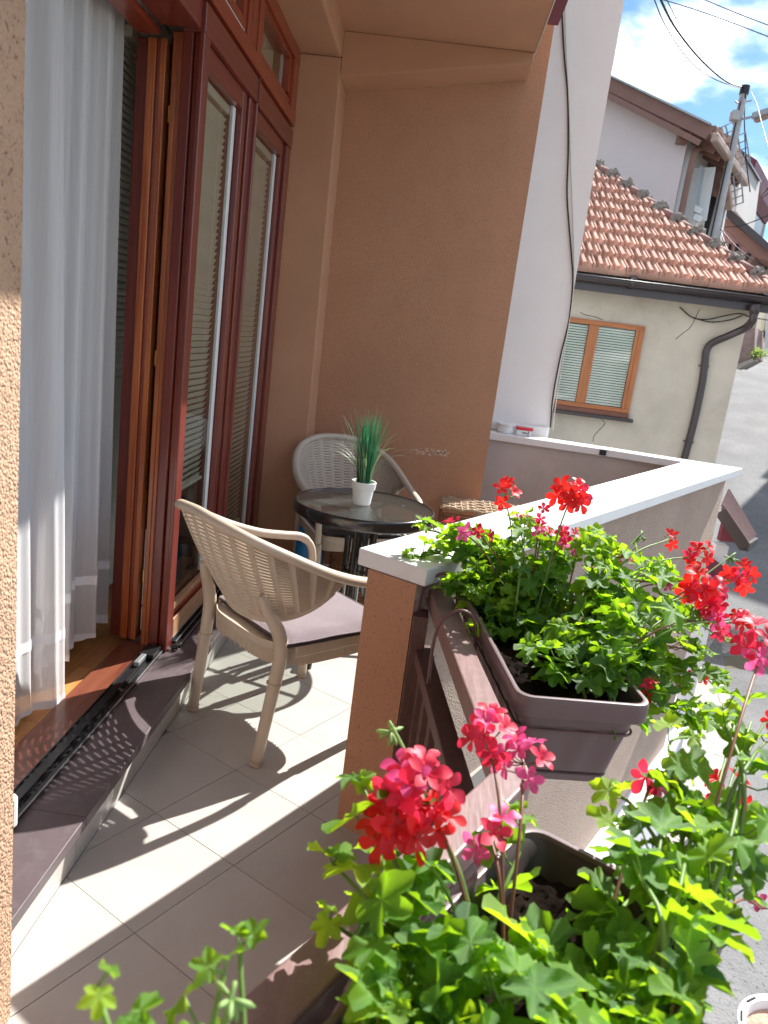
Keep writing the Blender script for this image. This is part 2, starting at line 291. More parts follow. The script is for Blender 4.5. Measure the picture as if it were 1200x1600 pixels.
def curtain_mat():
    m = bpy.data.materials.new('sheer_curtain'); m.use_nodes = True; t = m.node_tree; t.nodes.remove(t.nodes['Principled BSDF']); out = t.nodes['Material Output']
    d = t.nodes.new('ShaderNodeBsdfDiffuse'); d.inputs[0].default_value = (.88, .88, .89, 1)
    tl = t.nodes.new('ShaderNodeBsdfTranslucent'); tl.inputs[0].default_value = (.88, .88, .89, 1)
    tp = t.nodes.new('ShaderNodeBsdfTransparent')
    a = t.nodes.new('ShaderNodeMixShader'); a.inputs[0].default_value = .4; t.links.new(d.outputs[0], a.inputs[1]); t.links.new(tl.outputs[0], a.inputs[2])
    b = t.nodes.new('ShaderNodeMixShader'); t.links.new(a.outputs[0], b.inputs[1]); t.links.new(tp.outputs[0], b.inputs[2])
    c = t.nodes.new('ShaderNodeTexCoord'); mm = t.nodes.new('ShaderNodeMapping'); mm.inputs['Scale'].default_value = (1, 260, 3)
    n = t.nodes.new('ShaderNodeTexNoise'); n.inputs['Scale'].default_value = 1; t.links.new(c.outputs['Object'], mm.inputs[0]); t.links.new(mm.outputs[0], n.inputs['Vector'])
    mr = t.nodes.new('ShaderNodeMapRange'); mr.inputs[3].default_value = .02; mr.inputs[4].default_value = .22; t.links.new(n.outputs[0], mr.inputs[0]); t.links.new(mr.outputs[0], b.inputs[0])
    t.links.new(b.outputs[0], out.inputs[0]); return m
M['curtain'] = curtain_mat()
M['hem'] = mat('curtain_hem', (.82, .82, .84), .9)

# ------------------------------------------------------------------ geometry helpers
class G:
    def __init__(s): s.v = []; s.f = []
    def add(s, vs, fs):
        o = len(s.v); s.v += [tuple(v) for v in vs]; s.f += [tuple(i + o for i in f) for f in fs]; return s
    def box(s, a, b, rz=0, c=None):
        x0, y0, z0 = a; x1, y1, z1 = b
        vs = [(x0, y0, z0), (x1, y0, z0), (x1, y1, z0), (x0, y1, z0), (x0, y0, z1), (x1, y0, z1), (x1, y1, z1), (x0, y1, z1)]
        if rz:
            c = Vector(c or ((x0 + x1) / 2, (y0 + y1) / 2, 0)); c.z = 0; m = Matrix.Rotation(rz, 3, 'Z'); vs = [m @ (Vector(v) - c) + c for v in vs]
        return s.add(vs, [(0, 3, 2, 1), (4, 5, 6, 7), (0, 1, 5, 4), (1, 2, 6, 5), (2, 3, 7, 6), (3, 0, 4, 7)])
    def hexa(s, p):      # 8 points: bottom quad, top quad
        return s.add(p, [(0, 3, 2, 1), (4, 5, 6, 7), (0, 1, 5, 4), (1, 2, 6, 5), (2, 3, 7, 6), (3, 0, 4, 7)])
    def beam(s, a, b, w, h, up=(0, 0, 1)):
        a = Vector(a); b = Vector(b); d = (b - a).normalized(); u = Vector(up); sd_ = d.cross(u)
        if sd_.length < 1e-4: sd_ = d.cross(Vector((1, 0, 0)))
        sd_.normalize(); u = sd_.cross(d)
        q = [-sd_ * w / 2 - u * h / 2, sd_ * w / 2 - u * h / 2, sd_ * w / 2 + u * h / 2, -sd_ * w / 2 + u * h / 2]
        return s.add([a + k for k in q] + [b + k for k in q], [(0, 1, 2, 3), (7, 6, 5, 4), (0, 4, 5, 1), (1, 5, 6, 2), (2, 6, 7, 3), (3, 7, 4, 0)])
    def prism(s, poly, z0, z1):
        n = len(poly); 
        ar = sum(poly[i][0] * poly[(i + 1) % n][1] - poly[(i + 1) % n][0] * poly[i][1] for i in range(n))
        if ar < 0: poly = poly[::-1]
        vs = [(p[0], p[1], z0) for p in poly] + [(p[0], p[1], z1) for p in poly]
        return s.add(vs, [tuple(range(n))[::-1], tuple(range(n, 2 * n))] + [(i, (i + 1) % n, n + (i + 1) % n, n + i) for i in range(n)])
    def tube(s, pts, r, n=8, caps=True, flat=None):
        pts = [Vector(p) for p in pts]; k = len(pts); rs = r if isinstance(r, (list, tuple)) else [r] * k
        prev = None; o = len(s.v); vs = []
        for i, p in enumerate(pts):
            t = (pts[min(i + 1, k - 1)] - pts[max(i - 1, 0)]); t = t.normalized() if t.length > 1e-9 else Vector((0, 0, 1))
            if prev is None:
                a = Vector((0, 0, 1)) if abs(t.z) < .9 else Vector((1, 0, 0)); u = t.cross(a).normalized()
            else:
                u = prev - t * prev.dot(t); u = u.normalized() if u.length > 1e-6 else t.orthogonal().normalized()
            prev = u; w = t.cross(u)
            for j in range(n):
                an = 2 * math.pi * j / n; vs.append(p + (u * math.cos(an) + w * math.sin(an) * (flat or 1)) * rs[i])
        fs = [(i * n + j, i * n + (j + 1) % n, (i + 1) * n + (j + 1) % n, (i + 1) * n + j) for i in range(k - 1) for j in range(n)]
        if caps: fs += [tuple(range(n))[::-1], tuple((k - 1) * n + j for j in range(n))]
        return s.add(vs, fs)
    def lathe(s, prof, c=(0, 0, 0), n=32, caps=True):
        vs = []; m = len(prof)
        for r, z in prof:
            for j in range(n): a = 2 * math.pi * j / n; vs.append((c[0] + r * math.cos(a), c[1] + r * math.sin(a), c[2] + z))
        fs = [(i * n + j, i * n + (j + 1) % n, (i + 1) * n + (j + 1) % n, (i + 1) * n + j) for i in range(m - 1) for j in range(n)]
        if caps: fs += [tuple(range(n))[::-1], tuple((m - 1) * n + j for j in range(n))]
        return s.add(vs, fs)
    def grid(s, fn, nu, nv):
        vs = [fn(i / nu, j / nv) for j in range(nv + 1) for i in range(nu + 1)]
        return s.add(vs, [(j * (nu + 1) + i, j * (nu + 1) + i + 1, (j + 1) * (nu + 1) + i + 1, (j + 1) * (nu + 1) + i) for j in range(nv) for i in range(nu)])

def spline(pts, n=8):
    pts = [Vector(p) for p in pts]; out = []
    P = [pts[0] * 2 - pts[1]] + pts + [pts[-1] * 2 - pts[-2]]
    for i in range(1, len(P) - 2):
        for k in range(n):
            t = k / n; a, b, c, d = P[i - 1:i + 3]
            out.append(.5 * ((2 * b) + (c - a) * t + (2 * a - 5 * b + 4 * c - d) * t * t + (3 * b - a - 3 * c + d) * t ** 3))
    out.append(pts[-1]); return out

def mesh(name, g, m, smooth=False):
    me = bpy.data.meshes.new(name); me.from_pydata([tuple(v) for v in g.v], [], g.f); me.validate(); me.update()
    if m: me.materials.append(m)
    if smooth: me.polygons.foreach_set('use_smooth', [True] * len(me.polygons))
    return me
def obj(name, g, m, parent=None, smooth=False, bevel=0, off=None, angle=None, segs=2, solid=0, **tags):
    """links one mesh; vertices are in world space, shifted into the frame of the thing (parent chain at its base)"""
    root = parent
    if root is not None and off is None: off = root.get('_o')
    me = mesh(name, g, m, smooth)
    if off is not None and parent is not None:
        mt = Matrix.Translation(Vector(off[:3])).inverted(); me.transform(mt)
    o = bpy.data.objects.new(name, me); col.objects.link(o); o.parent = parent
    if parent is not None and parent.get('_o') is not None: o['_o'] = parent['_o']
    if parent is None:   # put the origin at the base of the thing
        xs = [v.co for v in me.vertices]
        c = Vector(((min(v.x for v in xs) + max(v.x for v in xs)) / 2, (min(v.y for v in xs) + max(v.y for v in xs)) / 2, min(v.z for v in xs)))
        me.transform(Matrix.Translation(-c)); o.location = c; o['_o'] = list(c)
    if solid:
        md = o.modifiers.new('s', 'SOLIDIFY'); md.thickness = solid; md.offset = 0
    if bevel:
        md = o.modifiers.new('b', 'BEVEL'); md.width = bevel; md.segments = segs; md.limit_method = 'ANGLE'; md.angle_limit = R(40)
    if angle: me.set_sharp_from_angle(angle=R(35))
    for k, v in tags.items(): o[k] = v
    return o
def link(name, me, loc=(0, 0, 0), rot=None, parent=None, scale=1):
    o = bpy.data.objects.new(name, me); col.objects.link(o); o.location = loc
    if rot is not None:
        if isinstance(rot, (tuple, list)): o.rotation_euler = rot
        else: o.rotation_mode = 'QUATERNION'; o.rotation_quaternion = rot
    o.scale = (scale,) * 3 if isinstance(scale, (int, float)) else scale
    o.parent = parent; return o
def thing(name, loc, label, cat, group=None, rz=0):
    e = bpy.data.objects.new(name, None); col.objects.link(e); e.location = loc; e.rotation_euler = (0, 0, rz); e.empty_display_size = .05
    e['_o'] = list(loc); e['label'] = label; e['category'] = cat
    if group: e['group'] = group
    return e
def tag(o, label, cat, group=None, kind=None):
    o['label'] = label; o['category'] = cat
    if group: o['group'] = group
    if kind: o['kind'] = kind
    return o
def struct(o, label=None, cat=None):
    o['kind'] = 'structure'
    if label: o['label'] = label
    if cat: o['category'] = cat
    return o

# ================================================================== ROOM AND BALCONY SHELL
ZS = .145          # top of the door step
g = G(); g.box((-1.30, -2.0, -3.4), (-.69, 1.286, 5.6))
o = obj('balcony_wall', g, M['stucco_near'])
struct(o, 'coarse plaster wall at the left edge beside the curtained doorway', 'wall')
# end wall of the balcony with the projecting pier, the band over the windows and the tapered beam
e = thing('end_wall', (-.3, 4.72, 0), 'brown textured plaster wall closing the far end of the balcony behind the table', 'wall')
e['kind'] = 'structure'
g = G(); g.box((-1.6, 4.72, -3.4), (.435, 5.868, 5.6)); obj('wall', g, M['stucco'], e)
g = G(); g.hexa([(-1.3, 4.43, 0.0), (-.638, 4.43, 0.0), (-.638, 4.7195, 0.0), (-1.3, 4.7195, 0.0), (-1.3, 4.43, 2.87), (-.67, 4.43, 2.87), (-.67, 4.7195, 2.87), (-1.3, 4.7195, 2.87)])
obj('pier', g, M['stucco_smooth'], e, bevel=.006)
g = G(); x0, x1 = -.6685, .331
g.add([(x0, 4.432, 2.78), (x1, 4.432, 2.952), (x1, 4.432, 2.999), (x0, 4.432, 2.999), (x0, 4.719, 2.78), (x1, 4.719, 2.952), (x1, 4.719, 2.999), (x0, 4.719, 2.999)],
      [(0, 1, 2, 3), (5, 4, 7, 6), (0, 4, 5, 1), (1, 5, 6, 2), (4, 0, 3, 7), (3, 2, 6, 7)])
obj('beam', g, M['stucco_smooth'], e, bevel=.004)
g = G(); random.seed(3)
for i in range(70):   # the pale scuffs on the plaster behind the table
    t = random.random(); p = at_y(640 + t * 62, 703 + t * 6 + random.gauss(0, 2.5), 4.7185); s_ = random.uniform(.0015, .006)
    g.box((p.x - s_ * 1.6, 4.7192, p.z - s_ * .5), (p.x + s_ * 1.6, 4.7205, p.z + s_ * .5))
obj('plaster_scuff', g, mat('pale_plaster_chip', (.75, .60, .48), .95), e, kind='stuff')
e = thing('ceiling', (-.2, 1.5, 2.87), 'brown rendered balcony ceiling with a dropped band over the windows', 'ceiling'); e['kind'] = 'structure'
g = G(); g.box((-.668, -2, 3.0), (.333, 4.7195, 3.18)); obj('slab', g, M['stucco_smooth'], e)
g = G(); g.box((-1.3, -2, 2.872), (-.668, 4.7195, 3.18)); obj('dropped_band', g, M['stucco_smooth'], e, bevel=.012)
g = G(); g.box((.333, -2, 2.996), (.338, 4.43, 3.006)); obj('corner_bead', g, M['cable_w'], e)
g = G(); g.box((.339, 2.9, 3.03), (.40, 4.15, 3.13)); o = obj('eaves_board', g, M['maroon'], e, label='dark red eaves board along the outer edge of the slab')
g = G(); g.box((-4.6, -2, 3.19), (.28, 4.71, 5.6)); struct(obj('upper_storey', g, M['stucco_smooth']), 'brown plastered upper storey above the balcony ceiling', 'building')

# interior room
e = thing('room', (-3, 2.5, 0), 'dim room seen past the curtain and through the window glass', 'room'); e['kind'] = 'structure'
g = G(); g.box((-4.6, -.4, -.2), (-1.141, 5.2, .118)); obj('subfloor', g, M['darkgap'], e)
g = G(); g.box((-4.75, -.4, 0), (-4.6, 5.2, 2.75)); obj('back_wall', g, M['room'], e)
g = G(); g.box((-4.6, 4.5, .12), (-1.301, 4.7, 2.75)); obj('side_wall', g, M['room'], e)
g = G(); g.box((-4.6, -.6, .12), (-1.301, -.4, 2.75)); obj('side_wall', g, M['room'], e)
g = G(); g.box((-4.75, -.6, 2.75), (-1.301, 5.2, 2.86)); obj('room_ceiling', g, M['pvc'], e)
sub = thing('parquet_floor', (-1.7, 2.4, .118), 'orange varnished parquet boards inside the doorway', 'floor'); sub['kind'] = 'structure'
pm = {}
for i in range(8):
    for j in range(7):
        x1 = -1.088 - i * .0755; y0 = 1.15 + j * .42 + (i % 2) * .21
        g = G(); g.box((-.037, -.209, 0), (.037, .209, .012))
        if 'p' not in pm: pm['p'] = mesh('parquet_block', g, M['parq'])
        link('plank', pm['p'], (x1 - .038 - sub.location.x, y0 - sub.location.y, 0), None, sub)
g = G()
for i in range(8, 40): g.box((-1.088 - i * .0755 - .0745, 0, .118), (-1.088 - i * .0755, 4.5, .13))
obj('far_boards', g, M['parq'], sub, kind='stuff')
# furniture glimpsed through the glass
t = thing('cabinet', (-2.2, 4.1, .13), 'dark low cabinet inside the room behind the window glass', 'cabinet')
g = G(); g.box((-2.6, 3.9, .2), (-1.8, 4.35, .75)); obj('body', g, M['furn'], t, bevel=.006)
g = G(); g.box((-2.64, 3.87, .75), (-1.76, 4.38, .78)); obj('top', g, M['bwood'], t, bevel=.003)
for dx in (-2.55, -1.9):
    g = G(); g.box((dx, 3.95, .13), (dx + .05, 4.0, .2)); obj('leg', g, M['furn'], t)

# floor -------------------------------------------------------------
def clip(poly, p, n):
    out = []
    for i in range(len(poly)):
        a, b = Vector(poly[i]), Vector(poly[(i + 1) % len(poly)]); da, db = (a - p).dot(n), (b - p).dot(n)
        if da >= 0: out.append(a)
        if da * db < 0: out.append(a + (b - a) * (da / (da - db)))
    return out
fl = thing('floor', (-.3, 2.5, 0), 'beige ceramic balcony floor laid in diagonal square tiles', 'floor'); fl['kind'] = 'structure'
floor_poly = [(-.765, .2), (-.15, .55), (.20, 1.22), (.08, 2.02), (2.05, 5.3), (1.9, 5.5), (.43, 5.6), (.43, 4.73), (-.765, 4.73)]
g = G(); g.prism(floor_poly, -.16, -.0035); obj('grout_bed', g, M['grout'], fl)
T = .3333; th = R(58.568); ex = Vector((math.cos(th), math.sin(th))); ey = Vector((-ex.y, ex.x)); o0 = Vector((-.52607, 1.55548)); hg = .0011
for i in range(-7, 14):
    for j in range(-9, 8):
        a = o0 + ex * (i * T) + ey * (j * T); c = a + (ex + ey) * T / 2
        if c.x < -1.1 or c.y < 0 or c.y > 5.9: continue
        q = [a + ex * hg + ey * hg, a + ex * (T - hg) + ey * hg, a + ex * (T - hg) + ey * (T - hg), a + ex * hg + ey * (T - hg)]
        q = clip(q, Vector((-.767, 0)), Vector((1, 0))); q = clip(q, Vector((0, .35)), Vector((0, 1)))
        if (c - Vector((-.02, 2.06))).dot(ex) > -.02:
            if q: q = clip(q, Vector((0.0, 2.06)), Vector((-.855, .54)))
            if c.x > .44 or c.y > 4.9:
                if q: q = clip(q, Vector((0, 5.55)), Vector((0, -1)))
            elif q: q = clip(q, Vector((0, 4.73)), Vector((0, -1)))
        else:
            if q: q = clip(q, Vector((.09, 2.02)), Vector((-.99, -.125)))
            if q: q = clip(q, Vector((.20, 1.22)), Vector((-.84, .545)))
        if not q or len(q) < 3: continue
        ar = abs(sum(q[k].x * q[(k + 1) % len(q)].y - q[(k + 1) % len(q)].x * q[k].y for k in range(len(q)))) / 2
        if ar < .0004: continue
        cc = sum(q, Vector((0, 0))) / len(q)
        g = G(); g.prism([(p.x - cc.x, p.y - cc.y) for p in q], -.006, 0)
        o = bpy.data.objects.new('tile', mesh('tile', g, M['tile'])); col.objects.link(o); o.parent = fl
        o.location = (cc.x - fl.location.x, cc.y - fl.location.y, random.uniform(-.0004, .0004))
# step with riser tiles and stone slabs
st = thing('door_step', (-.9, 2.8, 0), 'dark stone door step with a light tiled riser along the glazed wall', 'step'); st['kind'] = 'structure'
g = G(); g.box((-1.14, .3, -.1), (-.776, 4.43, .108)); obj('core', g, M['grout'], st)
y = .42
while y < 4.42:
    y2 = min(y + .3333, 4.428); g = G(); g.box((-.776, y + .001, .001), (-.768, y2 - .001, .112)); obj('riser_tile', g, M['tile'], st); y = y2
for a, b in ((.3, 1.76), (1.7615, 2.985), (2.9865, 4.429)):
    g = G(); g.box((-1.02, a, .112), (-.744, b, ZS)); obj('step_slab', g, M['sill'], st, bevel=.0025)

# glazed facade -----------------------------------------------------
dr = thing('sliding_door', (-1.0, 2.0, ZS), 'open sliding door with varnished red wood frame, tracks and brass catches', 'door')
def wb(name, a, b, m, par, bev=.004, **k): g_ = G(); g_.box(a, b); return obj(name, g_, m, par, bevel=bev, **k)
# tracks
wb('track', (-.926, 1.286, ZS), (-.900, 2.80, ZS + .008), M['black_al'], dr, .001)
wb('track', (-.968, 1.286, ZS), (-.928, 2.80, ZS + .016), M['black_al'], dr, .001)
for x, z in ((-.9015, .008), (-.9245, .008), (-.930, .016), (-.9655, .016)): wb('track_lip', (x - .0013, 1.286, ZS + z), (x + .0013, 2.80, ZS + z + .006), M['grey_al'] if x > -.92 else M['black_al'], dr, 0)
wb('track_stop', (-.962, 2.70, ZS + .017), (-.905, 2.80, ZS + .034), M['black_al'], dr, .002)
wb('track_stop', (-.950, 2.62, ZS + .017), (-.930, 2.70, ZS + .036), M['zinc'], dr, .002)
wb('threshold', (-1.085, 1.286, .10), (-.9705, 2.86, .152), M['thresh'], dr, .004)
# head over the doorway
wb('head', (-1.04, 1.286, 2.40), (-.90, 2.80, 2.50), M['mah_h'], dr, .004)
wb('head_board', (-1.13, 2.45, 2.378), (-1.05, 2.83, 2.40), M['redw_h'], dr, .004)
# stacked jamb seen edge on, outside to inside
for nm, xa, xb, yf, m in (('jamb', -.906, -.89, 2.806, 'mah'), ('jamb_groove', -.929, -.907, 2.83, 'redw'), ('jamb', -.963, -.93, 2.812, 'mah'), ('jamb_groove', -.974, -.964, 2.836, 'redw'),
                          ('jamb', -.99, -.975, 2.84, 'oak'), ('jamb', -1.010, -.992, 2.846, 'oak')):
    wb(nm, (xa, yf, ZS + .002), (xb, 2.879, 2.40), M[m], dr, .003)
wb('dark_gap_strip', (-1.034, 2.90, ZS + .03), (-1.0115, 2.93, 2.40), M['darkgap'], dr, 0)  # dark strip painting the shade in the gap between jamb and leaf
wb('striker_plate', (-1.030, 2.893, .30), (-1.016, 2.899, .62), M['pvc'], dr, .001)
wb('striker_plate', (-1.030, 2.893, .19), (-1.018, 2.899, .29), M['pvc'], dr, .001)
for z in (2.12, 1.27, .40):
    wb('catch', (-1.028, 2.880, z), (-1.018, 2.892, z + .055), M['brass'], dr, .002)
for nm, xa, xb, yf, m in (('leaf_stile', -1.058, -1.036, 2.858, 'oak'), ('leaf_stile', -1.072, -1.059, 2.866, 'redw'), ('leaf_stile', -1.104, -1.073, 2.862, 'oak'), ('leaf_stile', -1.150, -1.105, 2.88, 'mah')):
    wb(nm, (xa, yf, ZS + .012), (xb, 2.96, 2.38), M[m], dr, .004)
t = thing('leaf_blind', (-1.2, 3.1, .3), 'slatted blind on the slid back door leaf, a narrow strip beside the curtain', 'blind')
g = G(); g.box((-.0135, -.2, -.0006), (.0135, .2, .0006)); sm = mesh('slat', g, M['slat'])
for i in range(82):
    link('slat', sm, (0, 0, .05 + i * .0255), (0, R(58), 0), t)
g = G(); g.box((-1.215, 2.9, 2.385), (-1.175, 3.3, 2.42)); obj('head_rail', g, M['slat'], t)

def window(y0, y1, ya, yb, lab, bz):
    w = thing('fixed_window', (-.92, (y0 + y1) / 2, ZS), lab, 'window', 'fixed windows of the balcony front')
    wb('bottom_rail', (-.965, y0, ZS + .02), (-.905, y1, .288), M['redw_h'], w, .004)
    wb('glazing_bead', (-.925, ya, .289), (-.900, yb, .318), M['bwood'], w, .006)
    wb('bottom_board', (-.899, y0, ZS + .03), (-.889, y1, .262), M['bwood'], w, .004)
    wb('top_rail', (-.965, y0, 2.318), (-.905, y1, 2.392), M['mah_h'], w, .004)
    wb('white_strip', (-.940, yb - .045, .32), (-.9275, yb - .002, 2.316), M['pvc'], w, .002)  # narrow white strip down the far edge of the pane
    wb('glass_pane', (-.934, ya, .30), (-.928, yb, 2.33), M['glass'], w, 0)
    return w
w1 = window(2.88, 3.41, 2.885, 3.40, 'tall fixed window nearest the open door, blind half way down', .75)
w2 = window(3.68, 4.25, 3.69, 4.24, 'tall fixed window by the end wall with its blind fully down', .35)
for w, ya, yb, zb, lab in ((w1, 2.885, 3.352, .76, 'slatted blind in the window nearest the open door, its hem above bare glass'), (w2, 3.695, 4.19, .36, 'slatted blind in the far window beside the end wall, lowered to the bottom')):
    b = thing('venetian_blind', (-.958, (ya + yb) / 2, zb), lab, 'blind', 'blinds behind the fixed windows')
    L_ = yb - ya; g = G()
    g.add([(-.0138, -L_ / 2, -.0012), (0, -L_ / 2, .0012), (.0138, -L_ / 2, -.0012), (-.0138, L_ / 2, -.0012), (0, L_ / 2, .0012), (.0138, L_ / 2, -.0012)], [(0, 1, 4, 3), (1, 2, 5, 4)])
    sm = mesh('slat', g, M['slat'], True); n = int((2.27 - zb) / .0262)
    for i in range(n):
        link('slat', sm, (0, 0, .02 + i * .0262), (0, R(-62 + random.uniform(-2, 2)), 0), b)
    g = G(); g.box((-.975, ya, 2.275), (-.94, yb, 2.31)); obj('head_rail', g, M['slat'], b, bevel=.003)
    g = G(); g.box((-.968, ya, zb - .004), (-.948, yb, zb + .01)); obj('bottom_bar', g, M['slat'], b, bevel=.002)
    for f in (.25, .75):
        g = G(); g.tube([(-.944, ya + L_ * f, zb), (-.944, ya + L_ * f, 2.28)], .0009, 5); obj('cord', g, M['pvc'], b)
fr = thing('window_frame', (-.9, 3.6, ZS), 'red mahogany mullions, transoms and upper lights of the balcony front', 'window frame')
for ya, yb, x, m in ((3.412, 3.470, -.903, 'mah'), (3.471, 3.500, -.925, 'redw'), (3.501, 3.575, -.898, 'mah'), (3.576, 3.592, -.884, 'mah'), (3.593, 3.612, -.915, 'redw'), (3.613, 3.679, -.903, 'mah'), (4.252, 4.300, -.908, 'mah'), (4.301, 4.325, -.925, 'redw'), (4.326, 4.428, -.893, 'mah')):
    wb('mullion', (-.985, ya, ZS + .02), (x, yb, 2.392), M[m], fr, .004)
wb('fascia_board', (-.96, 2.80, 2.394), (-.886, 3.585, 2.487), M['mah_h'], fr, .004)
wb('fascia_board', (-.96, 3.594, 2.394), (-.889, 4.428, 2.487), M['mah_h'], fr, .004)
wb('mullion_cap', (-.96, 3.5855, 2.394), (-.882, 3.5935, 2.50), M['mah'], fr, .001)
wb('transom', (-.97, 1.29, 2.4885), (-.915, 4.428, 2.505), M['redw_h'], fr, .001)
wb('transom', (-.97, 1.29, 2.5055), (-.882, 4.428, 2.565), M['redw_h'], fr, .005)
wb('top_rail', (-.97, 1.29, 2.805), (-.885, 4.428, 2.8705), M['redw_h'], fr, .004)
for ya, yb, x in ((3.36, 3.42, -.892), (3.421, 3.445, -.92), (3.446, 3.53, -.896), (3.531, 3.60, -.890), (4.30, 4.428, -.886)):
    wb('upper_mullion', (-.97, ya, 2.566), (x, yb, 2.804), M['redw'], fr, .003)
for ya, yb in ((3.601, 4.299), (1.9, 3.359)):
    up = thing('transom_window', (-.92, (ya + yb) / 2, 2.566), 'small upper light over the %s' % ('far window in the corner' if ya > 3 else 'door and first window, tilted open'), 'window')
    wb('bottom_rail', (-.95, ya, 2.567 + (.028 if ya < 3 else 0)), (-.90, yb, 2.61 + (.02 if ya < 3 else 0)), M['redw_h'], up, .003)
    if ya < 3: wb('gap_strip', (-.93, ya, 2.567), (-.905, yb, 2.5945), M['pvc'], up, 0)
    wb('stile', (-.95, ya, 2.6305), (-.90, ya + .05, 2.785), M['redw'], up, .003)
    wb('stile', (-.95, yb - .045, 2.6305), (-.90, yb, 2.785), M['redw'], up, .003)
    wb('top_rail', (-.95, ya, 2.7855), (-.90, yb, 2.804), M['redw_h'], up, .003)
    wb('pane', (-.93, ya + .04, 2.60), (-.926, yb - .03, 2.80), M['glass'], up, 0)
    wb('blind', (-.985, ya + .05, 2.61), (-.98, yb - .09, 2.80), M['slat'], up, 0)
    wb('side_strip', (-.945, yb - .085, 2.62), (-.935, yb - .05, 2.79), M['pvc'], up, .001)
# track of the fixed part
wb('sill_track', (-.888, 2.885, ZS), (-.872, 4.42, ZS + .020), M['black_al'], fr, .001)
wb('sill_track', (-.870, 2.87, ZS), (-.852, 4.42, ZS + .010), M['black_al'], fr, .001)
wb('sill_track', (-.904, 2.88, ZS), (-.8885, 4.42, ZS + .034), M['black_al'], fr, .001)
for x, z in ((-.874, .0205), (-.854, .0105), (-.889, .0345)): wb('track_lip', (x - .0012, 2.88, ZS + z), (x + .0012, 4.42, ZS + z + .003), M['grey_al'], fr, 0)
t = thing('door_stopper', (-.83, 2.83, ZS), 'small black rubber stop on the dark step beside the door jamb', 'door stop')
g = G(); g.tube([(-.88, 2.84, ZS + .012), (-.862, 2.845, ZS + .016)], .011, 10); obj('body', g, M['black_al'], t)
g = G(); g.tube([(-.862, 2.845, ZS + .016), (-.856, 2.847, ZS + .017)], .014, 10); obj('cap', g, M['cable'], t)
p = at_y(20, 1240, 1.70)
g = G(); g.tube([(-.90, 1.66, ZS + .02), (-.90, 1.66, ZS + .10)], .018, 12); g.tube([(-.90, 1.66, ZS + .10), (-.90, 1.66, ZS + .105)], .014, 12)
tag(obj('bottle_cap', g, M['pvc'], smooth=False, bevel=.004), 'small white plastic bottle standing on the track behind the near wall', 'bottle')

# curtain ---------------------------------------------------------------
def curtain(y0, y1, xc, zb, folds, amp, lab, seed, lean=0):
    rnd = random.Random(seed); ph = [rnd.uniform(0, 6.28) for _ in range(4)]
    def fn(u, v, d=0):
        z = zb + (2.48 - zb) * v; uu = u + .012 * math.sin(3 * v + ph[0])
        gath = .80 + .20 * (1 - v)
        y = y0 + (y1 - y0) * (.5 + (uu - .5) * gath) + lean * (1 - v) ** 2
        a = amp * (.65 + .35 * (1 - v))
        w = 2 * math.pi * folds
        x = xc + a * (math.sin(w * u + ph[1]) + .45 * math.sin(2.3 * w * u + ph[2] + .8 * v) + .25 * math.sin(5.1 * w * u + 2 * v))
        y += a * .5 * math.cos(w * u + ph[1] + .6)
        return (x + d, y, z + (.012 * math.sin(w * u * .7 + ph[3]) if v == 0 else 0))
    t_ = thing('curtain', (xc, (y0 + y1) / 2, zb), lab, 'curtain', 'sheer curtains in the doorway')
    g_ = G(); g_.grid(lambda u, v: fn(u, v), 130, 46); obj('cloth', g_, M['curtain'], t_, smooth=True)
    g_ = G(); g_.grid(lambda u, v: fn(u, .10 + v * .016, .0015), 130, 1); obj('hem_band', g_, M['hem'], t_, smooth=True)
    g_ = G(); g_.grid(lambda u, v: fn(u, v * .012, .0015), 130, 1); obj('hem_edge', g_, M['hem'], t_, smooth=True)
    return t_
curtain(1.45, 2.36, -1.13, .135, 2.2, .030, 'nearer white sheer curtain hanging in folds beside the coarse plaster wall', 4, .0)
curtain(2.32, 2.90, -1.185, .20, 2.6, .026, 'farther white sheer curtain hanging against the open door leaf', 9)
g = G(); g.tube([(-1.15, .9, 2.50), (-1.15, 3.2, 2.50)], .012, 8); tag(obj('curtain_rod', g, M['pvc']), 'thin white rod carrying both sheer curtains', 'curtain rod')

# parapets ---------------------------------------------------------------
pw = thing('front_parapet', (1.0, 3.7, 0), 'low brown rendered parapet with broad white coping between the near pillar and far corner', 'wall')
A_, B_, T_, I_ = (-.127, 2.124), (.072, 2.0), (2.29, 5.45), (1.862, 5.392)
g = G(); g.prism([(-.088, 2.100), (.050, 2.016), (2.182, 5.42), (1.95, 5.56), (1.90, 5.46)], -3.6, .835); obj('wall', g, M['parapet'], pw)
g = G(); g.prism([(-.0885, 2.1010), (-.0885 + .0, 2.1005), (.0515, 2.0135), (.0500, 2.0110), (-.0915, 2.0985)], -.2, .8345); obj('pillar_face', g, M['stucco'], pw)
g = G(); g.prism([A_, B_, T_, I_], .836, .887); obj('coping', g, M['coping'], pw, bevel=.004)
g = G(); g.tube(spline([(-.030, 2.0640, .60), (-.026, 2.0615, .45), (-.034, 2.0665, .30), (-.029, 2.0635, .16), (-.033, 2.066, .02)], 6), .0022, 4); obj('crack', g, M['darkgap'], pw)
pd = thing('side_parapet', (1.2, 5.7, 0), 'short grey rendered parapet with white coping under the white wall at the far side', 'wall')
g = G(); g.prism([(.44, 5.66), (1.915, 5.47), (1.96, 5.57), (.44, 5.83)], -3.6, .835); obj('wall', g, mat('grey_parapet_render', (.50, .455, .43), .95, var=.1, var_scale=2, bump=.6, bump_scale=150, stains=.45, stain_scale=2.5, stain_col=(.38, .32, .29)), pd)
g = G(); g.prism([(.44, 5.625), (1.32, 5.512), (1.32, 5.70), (.44, 5.865)], .836, .885); obj('coping', g, M['coping'], pd, bevel=.003)
